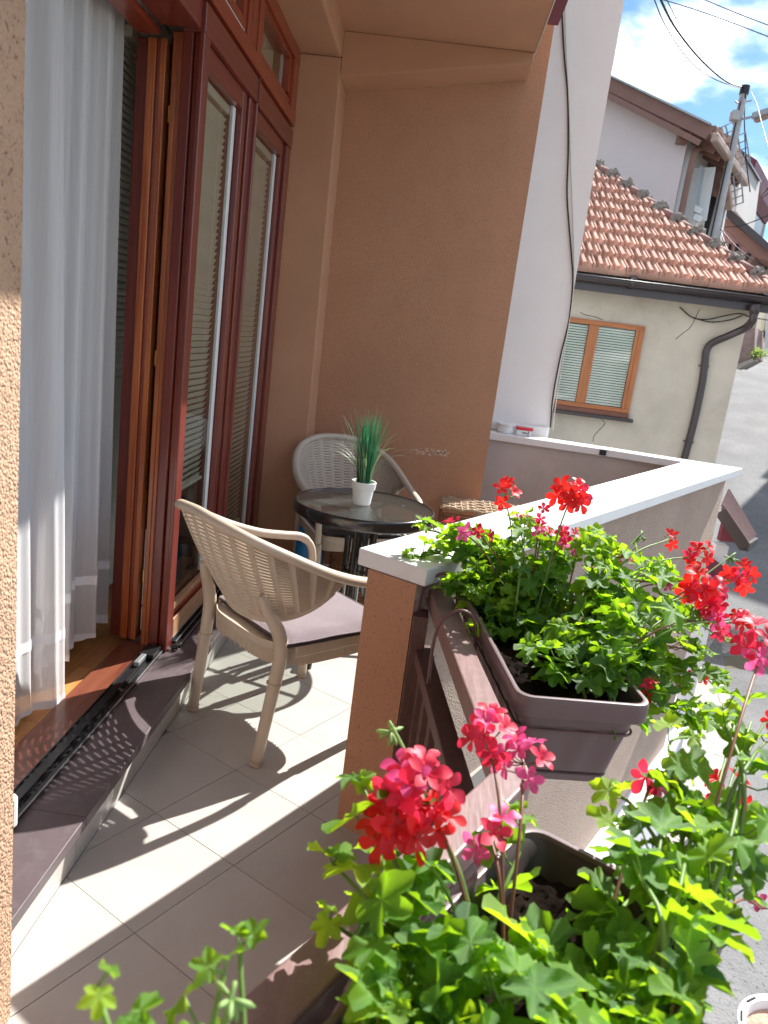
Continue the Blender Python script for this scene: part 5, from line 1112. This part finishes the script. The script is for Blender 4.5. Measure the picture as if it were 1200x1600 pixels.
# ================================================================== PLANTERS
def rrect(w, l, r, n=6):
    out = []
    for cx, cy, a0 in ((w / 2 - r, l / 2 - r, 0), (-w / 2 + r, l / 2 - r, 90), (-w / 2 + r, -l / 2 + r, 180), (w / 2 - r, -l / 2 + r, 270)):
        for i in range(n + 1): a_ = R(a0 + 90 * i / n); out.append((cx + r * math.cos(a_), cy + r * math.sin(a_)))
    # subdivide straights
    res = []
    for i, p in enumerate(out):
        q = out[(i + 1) % len(out)]; res.append(p); d_ = math.dist(p, q)
        k = int(d_ / .012)
        for j in range(1, k): res.append((p[0] + (q[0] - p[0]) * j / k, p[1] + (q[1] - p[1]) * j / k))
    return res
def planter(loc, rz, w, l, label):
    t = thing('planter', loc, label, 'planter', None, rz)
    base = rrect(w, l, .032); k = len(base)
    def ring(dw, z, rib=0):
        out = []
        for i, (x, y) in enumerate(base):
            sx, sy = (w - 2 * dw) / w, (l - 2 * dw) / l; a_ = rib * math.sin(i * .8); q = Vector((x * sx, y * sy, 0)); nn = Vector((x * l * l, y * w * w, 0)).normalized(); q = q + nn * a_; out.append((q.x, q.y, z))
        return out
    def loft(rings, close=False):
        g_ = G(); vs = [p for r_ in rings for p in r_]; fs = [(a_ * k + i, a_ * k + (i + 1) % k, (a_ + 1) * k + (i + 1) % k, (a_ + 1) * k + i) for a_ in range(len(rings) - 1) for i in range(k)]
        if close: fs.append(tuple(range(k))[::-1])
        g_.add(vs, fs); return g_
    obj('rim', loft([ring(.013, -.046), ring(.002, -.044), ring(0, -.040), ring(0, -.006), ring(.002, -.001), ring(.006, 0), ring(.010, -.001), ring(.012, -.008)]), M['planter'], t, smooth=True, off=Z0, angle=1)
    obj('body', loft([ring(.046, -.185), ring(.042, -.180, .0008), ring(.034, -.13, .0034), ring(.024, -.082, .0034), ring(.020, -.070), ring(.019, -.046)], True), M['planter'], t, smooth=True, off=Z0, angle=1)
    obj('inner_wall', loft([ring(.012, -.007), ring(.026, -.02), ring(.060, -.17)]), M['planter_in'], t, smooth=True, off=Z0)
    obj('water_tray', loft([ring(.058, -.212), ring(.050, -.208), ring(.043, -.190), ring(.048, -.1875)], True), M['planter'], t, smooth=True, off=Z0, angle=1)
    g_ = G(); g_.tube([Vector(p) for p in ring(.0175, -.078)] + [Vector(ring(.0175, -.078)[0])], .0028, 6, caps=False); obj('hanger_wire', g_, M['hook'], t, smooth=True, off=Z0)
    rr_ = random.Random(int(l * 1000)); g_ = G(); iw, il = w - .05, l - .05
    g_.grid(lambda u, v: ((u - .5) * iw, (v - .5) * il, -.045 + .010 * noise.fractal(Vector((u * 6, v * 18, l)), .8, 2, 5)), 50, 130); obj('soil', g_, M['soil'], t, smooth=True, off=Z0, kind='stuff')
    g_ = G()
    for i in range(520):
        x, y, s_ = (rr_.random() - .5) * iw * .94, (rr_.random() - .5) * il * .94, rr_.uniform(.0015, .0055)
        v_ = [Vector((rr_.gauss(0, 1), rr_.gauss(0, 1), rr_.gauss(0, 1))).normalized() * s_ for _ in range(4)]; c_ = Vector((x, y, -.038)); g_.add([c_ + q for q in v_], [(0, 1, 2), (0, 2, 3), (0, 3, 1), (1, 3, 2)])
    obj('soil_crumbs', g_, M['soil'], t, off=Z0, kind='stuff')
    return t
PL1 = planter((.350, 1.787, .84), R(8.05), .283, .75, 'brown plastic window box hung on the railing next to the parapet')
PL2 = planter((.1257, .572, .84), R(-33), .283, .82, 'brown plastic window box nearest the camera, its far corner bare soil')
for y, par in ((2.04, PL1), (1.755, PL1)):
    x = .085 + (2.12 - y) * .1283
    pts = [(x - .026, y, .67), (x - .028, y + .002, .76), (x - .020, y + .004, .825), (x + .008, y + .006, .860), (x + .036, y + .008, .868), (x + .062, y + .010, .850), (x + .074, y + .010, .80), (x + .076, y + .008, .74), (x + .078, y + .008, .68)]
    g = G(); g.tube(spline(pts, 5), .0042, 8); tag(obj('planter_hook', g, M['hook'], smooth=True), 'brown wire hook arching over the handrail, %s' % ('close to the parapet' if y > 2 else 'by the middle of the far window box'), 'hook', 'wire hooks holding the window boxes')
# outer support bar of the near box
q0, q1 = Vector((.252, 1.075, .70)), Vector((-.30, .20, .70)); g = G(); g.beam(q0, q1, .028, .05); obj('support_bar', g, M['rail_d'], rl, bevel=.004)

# ================================================================== GERANIUMS
def leaf_mesh(seed, m):
    rn = random.Random(seed); N = 48
    cen = [0, R(60), -R(60), R(116), -R(116)]; lob = [l * rn.uniform(.88, 1.1) for l in (1, .95, .95, .76, .76)]; cen = [c_ + rn.uniform(-.08, .08) for c_ in cen]
    def rad(a):
        v = .42
        for c_, l in zip(cen, lob):
            d_ = abs((a - c_ + math.pi) % (2 * math.pi) - math.pi); w_ = R(36)
            if d_ < w_: q = 1 - (d_ / w_) ** 1.45; v = max(v, .42 + (l - .42) * q)
        v *= 1 + .055 * math.cos(a * 15 + seed)
        k_ = abs(abs(a) - math.pi)
        if k_ < R(26): v *= .3 + .55 * k_ / R(26)
        return v
    vs = [(0, 0, 0)]; cup = rn.uniform(-.05, .32); tw = rn.uniform(-.16, .16); ph = rn.uniform(0, 6)
    for f in (.45, .78, 1.0):
        for i in range(N):
            a = -math.pi + 2 * math.pi * i / N; r_ = rad(a) * f if f > .9 else (rad(a) * .6 + .4 * .6) * f
            z = cup * r_ * r_ - .17 * f * math.cos((a) * 5.8) * r_ + .15 * math.sin(a * 3 + ph) * f * f * r_ + tw * r_ * math.cos(a) + (.05 * math.sin(a * 11 + ph) if f > .9 else 0)
            vs.append((r_ * math.cos(a), r_ * math.sin(a), z))
    fs = [(0, 1 + i, 1 + (i + 1) % N) for i in range(N)] + [(1 + b_ * N + i, 1 + (b_ + 1) * N + i, 1 + (b_ + 1) * N + (i + 1) % N, 1 + b_ * N + (i + 1) % N) for b_ in (0, 1) for i in range(N)]
    g_ = G(); g_.add(vs, fs); return mesh('leaf', g_, m, True)
LM = [leaf_mesh(i, M['leaf']) for i in range(8)]; LY = [leaf_mesh(20 + i, M['leaf_l']) for i in range(4)]
def petal_mesh(m, seed):
    rn = random.Random(seed); g_ = G(); N = 7; vs = []
    for i in range(N + 1):
        t_ = i / N; w_ = .06 + .54 * math.sin(min(1, t_ * 1.04) ** 1.5 * math.pi * .86) if t_ > 0 else .04; z = .16 * math.sin(t_ * 2.4) * rn.uniform(.8, 1.2) - .12 * t_ * t_
        if i == N: w_ *= .7
        vs += [(t_, -w_ / 2, z + .05), (t_ + (.03 if i == N else 0), 0, z), (t_, w_ / 2, z + .05)]
    g_.add(vs, [(3 * i + a_, 3 * i + a_ + 1, 3 * i + a_ + 4, 3 * i + a_ + 3) for i in range(N) for a_ in (0, 1)]); return mesh('petal', g_, m, True)
PM = {k: [petal_mesh(M[k], s_) for s_ in range(3)] for k in ('pet_r', 'pet_c', 'pet_p')}
def quat(nrm, tip):
    z = nrm.normalized(); x = (tip - z * tip.dot(z)); x = x.normalized() if x.length > 1e-5 else z.orthogonal().normalized(); y = z.cross(x)
    return Matrix((x, y, z)).transposed().to_quaternion()
leafcount = 0
def geranium(base, stems, label, rn, leaf_r=(.028, .048), nl=14, young=.18, out=(0, 0, 0)):
    """stems: list of tip points; leaves on petioles along every stem"""
    global leafcount
    base = Vector(base); t = thing('geranium', tuple(base), label, 'geranium', 'ivy geraniums growing in the window boxes')
    outv = Vector(out)
    for tip, *rest in stems:
        tip = Vector(tip); b0 = base + Vector((rn.gauss(0, .03), rn.gauss(0, .05), -.05)); L_ = (tip - b0).length
        n_ = rest[0] if rest else nl; lift = rest[1] if len(rest) > 1 else .25
        m1 = b0.lerp(tip, .35) + Vector((rn.gauss(0, .015), rn.gauss(0, .015), L_ * lift)); m2 = b0.lerp(tip, .7) + Vector((rn.gauss(0, .02), rn.gauss(0, .02), L_ * lift * .7))
        pts = spline([b0, m1, m2, tip], 5); g_ = G(); g_.tube(pts, [.0038 - .0018 * i / len(pts) for i in range(len(pts))], 6)
        leaves = []
        for k in range(n_ if base.z > .9 or base.y > 1.2 else max(3, round(n_ * .78))):
            f = .22 + .80 * (k + rn.random() * .6) / n_; f = min(f, 1); i = min(len(pts) - 2, int(f * (len(pts) - 1))); p = pts[i].lerp(pts[i + 1], f * (len(pts) - 1) - i)
            d_ = (pts[i + 1] - pts[i]).normalized(); a_ = rn.uniform(0, 6.283); sd_ = Vector((math.cos(a_), math.sin(a_), rn.uniform(-.1, .8)))
            sd_ = (sd_ + outv * .3 + d_ * .3).normalized(); pl_ = rn.uniform(.02, .065) * (1 - .4 * f)
            q = p + sd_ * pl_ + Vector((0, 0, .012)); q1_ = p + sd_ * pl_ * .5 + Vector((0, 0, -.002))
            g_.tube([p, q1_, q], [.0016, .0013, .0012], 5); leaves.append((q, sd_, f))
        for k_ in range(2):
            a_ = rn.uniform(0, 6.283); sd_ = Vector((math.cos(a_), math.sin(a_), .5)).normalized(); q = pts[-1] + sd_ * .012; g_.tube([pts[-1], q], [.0013, .001], 5); leaves.append((q, sd_, 1.0))
        st_ = obj('stem', g_, M['stem'] if rn.random() > .08 or base.y < .4 else M['stem_r'], t, smooth=True)
        for q, sd_, f in leaves:
            nrm = Vector((rn.gauss(0, .42), rn.gauss(0, .42) + .05, 1)) + Vector((sd_.x, sd_.y, 0)) * .45
            r_ = rn.uniform(*leaf_r) * rn.choice((1, 1, 1.12, 1.25 if base.y < 1.1 and base.y > .3 else 1.1)) * (1.05 - .5 * max(0, f - .72) / .28)
            yg = rn.random() < young + (.5 if f > .88 else 0)
            link('leaf', rn.choice(LY if yg else LM), q - base, quat(nrm, sd_), t, r_); leafcount += 1
    return t
def flower(t, base, c, R_, k, n, rn, face=None, pl=.021, stalk=True, via=None, pair=None):
    """one umbel: stalk, pedicels and single petals"""
    c = Vector(c); o = Vector(t.location); g_ = G(); b0 = Vector(base); face = (face or (CAM - c).normalized() * .9 + Vector((0, 0, .5))).normalized()
    if via is None: m_ = b0.lerp(c, .55) + Vector((0, 0, (c - b0).length * .12)); P = [b0, m_, c - face * R_ * .75]
    else: P = [b0, Vector(via), c - face * R_ * .75]
    g_.tube(spline(P, 6), [.0026] + [.0022] * (len(P) * 6 - 7) + [.0026], 6) if False else g_.tube(spline(P, 6), .0022, 6)
    hub = c - face * R_ * .75; fl_ = []
    for i in range(n):
        d_ = None
        for _ in range(14):
            v = Vector((rn.gauss(0, 1), rn.gauss(0, 1), rn.gauss(0, 1))).normalized()
            if v.dot(face) > -.15:
                mn = min([v.angle(u) for u, _p in fl_] + [9])
                if d_ is None or mn > best: d_, best = v, mn
        if d_ is None: d_ = face
        p = hub + (d_ * .75 + face * .45).normalized() * R_ * rn.uniform(.85, 1.2); fl_.append((d_, p))
        g_.tube([hub, hub.lerp(p, .5) + Vector((0, 0, -.002)), p], [.0009, .0009, .0013], 5)
    for _ in range(max(1, n // 3)):   # buds
        v = Vector((rn.gauss(0, 1), rn.gauss(0, 1), rn.gauss(0, .6) - .2)).normalized(); e_ = hub + v * R_ * .6; g_.tube([hub, e_, e_ + v * .008 + Vector((0, 0, -.004))], [.0009, .001, .0026], 5)
    hd = obj('flower_head', g_, M['stem_r'] if k != 'pet_r' else M['stem'], t, smooth=True)
    hd['_o'] = None
    for d_, p in fl_:
        nrm = (d_ * .7 + face * .6 + Vector((rn.gauss(0, .2), rn.gauss(0, .2), rn.gauss(0, .2)))).normalized(); u = nrm.orthogonal().normalized(); w_ = nrm.cross(u); a0 = rn.uniform(0, 6.28)
        kk = k if rn.random() > .22 else {'pet_r': 'pet_c', 'pet_c': 'pet_p', 'pet_p': 'pet_c'}[k]
        for j in range(5):
            a_ = a0 + j * 1.2566 + (.18 if j in (1, 2) else 0); tip = (u * math.cos(a_) + w_ * math.sin(a_)) + nrm * rn.uniform(.05, .55)
            nn = (nrm - (u * math.cos(a_) + w_ * math.sin(a_)) * .3)
            link('petal', rn.choice(PM[kk]), p - o, quat(nn, tip), hd, pl * rn.uniform(.85, 1.15))
    return hd
def budhead(t, base, c, rn, up_=(0, 0, 1)):
    g_ = G(); b0 = Vector(base); c = Vector(c); g_.tube(spline([b0, b0.lerp(c, .6) + Vector((0, 0, .02)), c + Vector((0, 0, .008)), c], 5), .0019, 6)
    for i in range(11):
        v = Vector((rn.gauss(0, 1), rn.gauss(0, 1), rn.gauss(0, .5) - .9)).normalized(); L_ = rn.uniform(.010, .018); g_.tube([c, c + v * L_ * .5, c + v * L_, c + v * (L_ + .005)], [.001, .0022, .0028, .0008], 5)
    obj('bud_head', g_, M['bud'], t, smooth=True)

rn = random.Random(21)
# far window box, four plants from the railing end to the parapet end
def px(x, y, Y): return at_y(x, y, Y)
P1c = Vector((.352, 1.772)); dL1 = Vector((-.14, .99)); dW1 = Vector((.99, .14))
def b1(a, b): v = P1c + dL1 * a + dW1 * b; return (v.x, v.y, .80)
gA = geranium(b1(.24, -.02), [(px(640, 872, 2.1),), (px(662, 826, 2.15),), (px(700, 850, 2.15),), (px(735, 870, 2.1),), (px(690, 920, 2.0),), (px(725, 955, 1.95),), (px(760, 900, 2.1), 12), (px(775, 850, 2.2),), (px(755, 965, 1.95), 12), (px(800, 880, 2.1), 12), (px(790, 930, 2.1), 12), (px(740, 915, 2.1), 12), (px(712, 905, 1.98), 10), (px(735, 935, 1.9), 12)], 'geranium at the parapet end of the far window box, sprawling over the white coping', rn)
gB = geranium(b1(.05, .0), [(px(820, 815, 2.1),), (px(850, 845, 2.1),), (px(800, 870, 2.05),), (px(835, 900, 2.0), 12), (px(780, 960, 1.9),), (px(820, 960, 1.9), 12), (px(870, 890, 2.05), 12), (px(900, 860, 2.1),), (px(760, 1000, 1.8),), (px(880, 950, 1.95), 12), (px(850, 930, 2.0), 12), (px(800, 1000, 1.8), 10), (px(770, 930, 1.95), 12), (px(815, 905, 2.05), 12)], 'geranium in the middle of the far window box with the tallest red flower', rn)
gC = geranium(b1(-.08, .08), [(px(950, 842, 2.1),), (px(975, 870, 2.1),), (px(930, 900, 2.0), 12), (px(960, 930, 1.95), 12), (px(1010, 890, 2.1),), (px(1050, 920, 2.1), 11), (px(1000, 950, 2.0), 12), (px(910, 960, 1.9), 12), (px(1040, 965, 2.0), 12), (px(890, 1000, 1.8)), (px(1085, 985, 2.0),)] and
              [(px(950, 842, 2.1),), (px(975, 870, 2.1),), (px(930, 900, 2.0), 12), (px(960, 930, 1.95), 12), (px(1010, 890, 2.1),), (px(1050, 920, 2.1), 11), (px(1000, 950, 2.0), 12), (px(910, 960, 1.9), 12), (px(1040, 965, 2.0), 12), (px(890, 1000, 1.8),), (px(1085, 985, 2.0),)], 'geranium leaning out over the street side of the far window box', rn, out=(.6, 0, 0))
gD = geranium(b1(-.24, .07), [(px(870, 1020, 1.6),), (px(920, 1010, 1.65),), (px(960, 1000, 1.7), 10), (px(1000, 1020, 1.7), 11), (px(1040, 1030, 1.75), 12), (px(1080, 1020, 1.8), 12), (px(1060, 1080, 1.7), 12, .15), (px(1110, 1060, 1.75), 11, .15), (px(850, 1065, 1.55), 5), (px(880, 985, 1.7), 10), (px(930, 1045, 1.6), 8), (px(820, 1020, 1.62), 7), (px(990, 1070, 1.6), 8), (px(1090, 1130, 1.65), 11, .1), (px(1130, 1000, 1.9), 10), (px(1050, 1130, 1.55), 9, .1), (px(1000, 985, 1.85), 14), (px(1060, 990, 1.9), 14), (px(1020, 1050, 1.7), 12), (px(960, 960, 1.85), 14), (px(900, 1030, 1.6), 8)], 'geranium at the railing end of the far window box, trailing down past its corner', rn, out=(.6, -.2, 0))
flower(gB, b1(.05, .0), px(893, 770, 2.0), .040, 'pet_r', 9, rn, pl=.030)
flower(gA, b1(.2, 0), px(788, 767, 2.1), .032, 'pet_r', 4, rn, pl=.026)
flower(gA, b1(.2, 0), px(716, 822, 2.0), .022, 'pet_c', 2, rn, pl=.030)
flower(gA, b1(.2, 0), px(752, 833, 2.0), .022, 'pet_c', 2, rn, pl=.022)
flower(gB, b1(.1, 0), px(846, 832, 2.0), .024, 'pet_c', 3, rn, pl=.024)
flower(gB, b1(.1, 0), px(884, 838, 1.95), .028, 'pet_c', 5, rn, pl=.020)
flower(gB, b1(.1, 0), px(845, 800, 2.05), .02, 'pet_c', 2, rn, pl=.018)
flower(gB, b1(.1, 0), px(812, 815, 2.05), .02, 'pet_r', 2, rn, pl=.018)
flower(gC, b1(0, .05), px(975, 876, 2.0), .02, 'pet_r', 3, rn, pl=.016)
flower(gC, b1(0, .05), px(905, 857, 2.0), .018, 'pet_p', 2, rn, pl=.016)
flower(gC, b1(0, .05), px(930, 880, 2.0), .02, 'pet_c', 3, rn, pl=.014)
flower(gC, b1(0, .05), px(1046, 838, 2.1), .024, 'pet_r', 2, rn, pl=.02)
flower(gC, b1(0, .05), px(1090, 862, 2.05), .034, 'pet_r', 6, rn, pl=.024)
flower(gC, b1(-.1, .05), px(1042, 905, 2.0), .024, 'pet_p', 4, rn, pl=.016)
flower(gD, b1(-.2, .05), px(1160, 897, 1.9), .036, 'pet_r', 5, rn, pl=.026)
flower(gD, b1(-.2, .05), px(1100, 918, 1.75), .040, 'pet_r', 9, rn, pl=.030)
flower(gD, b1(-.2, .05), px(1122, 962, 1.7), .036, 'pet_c', 8, rn, pl=.026)
flower(gD, b1(-.2, .05), px(1160, 968, 1.7), .022, 'pet_r', 3, rn, pl=.020)
flower(gD, b1(-.2, .05), px(1016, 1074, 1.55), .022, 'pet_r', 3, rn, pl=.016)
flower(gD, b1(-.2, .05), px(1095, 1055, 1.7), .016, 'pet_r', 2, rn, pl=.014)
budhead(gD, b1(-.2, .05), px(1143, 872, 1.9), rn); budhead(gC, b1(0, .05), px(1000, 838, 2.05), rn)
budhead(gB, b1(0, 0), px(880, 893, 1.95), rn)

P2c = Vector((.1257, .572)); dL2 = Vector((.545, .839)); dW2 = Vector((.839, -.545))
def b2(a, b): v = P2c + dL2 * a + dW2 * b; return (v.x, v.y, .80)
gE = geranium(b2(.10, -.05), [(px(560, 1215, .86), 5, .2), (px(520, 1350, .75), 6, .15), (px(515, 1440, .72), 6, .1), (px(590, 1340, .80), 6), (px(620, 1370, .78), 5), (px(820, 1275, .94), 3, .1)],
              'geranium in the near window box carrying the large scarlet flower head', rn, leaf_r=(.030, .046), young=.26)
gF = geranium(b2(-.04, .0), [(px(640, 1490, .66), 6), (px(700, 1470, .70), 7), (px(620, 1560, .60), 7), (px(700, 1550, .62), 7), (px(780, 1530, .64), 7), (px(840, 1500, .68), 6), (px(560, 1510, .64), 4), (px(860, 1560, .62), 7), (px(640, 1610, .58), 6), (px(590, 1580, .6), 5), (px(740, 1580, .62), 6)],
              'geranium in the middle of the near window box, yellowish young leaves at its foot', rn, leaf_r=(.026, .044), young=.36)
gG = geranium(b2(.04, .10), [(px(1000, 1400, .84), 6), (px(1020, 1330, .90), 7), (px(960, 1290, .92), 4), (px(1040, 1420, .84), 7), (px(1000, 1490, .76), 7), (px(1080, 1370, .92), 7), (px(1090, 1300, .98), 6), (px(930, 1530, .70), 7), (px(1060, 1500, .76), 7), (px(1110, 1440, .86), 6), (px(1010, 1550, .68), 6)],
              'geranium on the street side of the near window box, its leaves hiding the rim', rn, leaf_r=(.030, .046), young=.26, out=(.4, 0, 0))
gH = geranium(b2(-.1, .10), [(px(980, 1580, .62), 7), (px(1060, 1560, .66), 7), (px(1110, 1500, .72), 6), (px(1080, 1590, .62), 6), (px(900, 1600, .58), 6), (px(1040, 1620, .58), 6)],
              'geranium at the lower right of the near window box', rn, leaf_r=(.026, .042), young=.26)
gI = geranium(b2(.30, .11), [(px(1070, 1220, 1.1), 7), (px(1110, 1290, 1.05), 8), (px(1180, 1300, 1.05), 6), (px(1180, 1200, 1.12), 5), (px(1080, 1150, 1.2), 7), (px(1130, 1100, 1.25), 6), (px(1130, 1380, .98), 7), (px(1195, 1160, 1.15), 4), (px(1030, 1250, 1.0), 6), (px(960, 1240, 1.0), 3)],
              'geranium trailing out to the right between the two window boxes', rn, leaf_r=(.028, .046), young=.26, out=(.5, .1, 0))
gJ = geranium(b2(-.33, -.06), [(px(150, 1545, .42), 5, .05), (px(190, 1590, .40), 4, .05), (px(350, 1520, .48), 5, .05), (px(375, 1480, .50), 4, .05)],
              'geranium tips reaching in at the bottom left corner over the floor tiles', rn, leaf_r=(.018, .026), young=.26)
flower(gE, b2(.14, -.05), px(652, 1225, .80), .038, 'pet_c', 10, rn, pl=.027)
flower(gE, b2(.14, -.05), px(622, 1290, .77), .032, 'pet_r', 8, rn, pl=.028)
flower(gE, b2(.14, -.05), px(680, 1275, .79), .022, 'pet_r', 4, rn, pl=.022)
flower(gE, b2(.18, -.05), px(765, 1150, .95), .032, 'pet_c', 7, rn, pl=.023)
flower(gE, b2(.18, -.05), px(820, 1185, .95), .032, 'pet_p', 7, rn, pl=.022)
flower(gE, b2(.18, -.05), px(768, 1300, .84), .028, 'pet_p', 3, rn, pl=.024)
flower(gG, b2(.14, .05), px(1020, 1213, 1.0), .014, 'pet_c', 2, rn, pl=.026)
flower(gI, b2(.3, .1), px(1140, 1232, 1.2), .030, 'pet_r', 4, rn, pl=.024)
flower(gI, b2(.3, .1), px(1192, 1012, 1.2), .040, 'pet_c', 7, rn, pl=.028)
flower(gI, b2(.3, .1), px(1192, 1415, 1.1), .020, 'pet_p', 2, rn, pl=.016)
flower(gI, b2(.3, .1), px(1198, 1122, 1.3), .012, 'pet_r', 1, rn, pl=.018)
budhead(gE, b2(.16, -.05), px(611, 1143, .86), rn); budhead(gJ, b2(-.33, -.06), px(362, 1560, .46), rn); budhead(gI, b2(.3, .1), px(1170, 1140, 1.25), rn)
budhead(gI, b2(.3, .1), px(1150, 1125, 1.25), rn)
print('leaves', leafcount, 'objects', len(bpy.data.objects), 'tiles', cnt)
for o in bpy.data.objects:
    if '_o' in o: del o['_o']
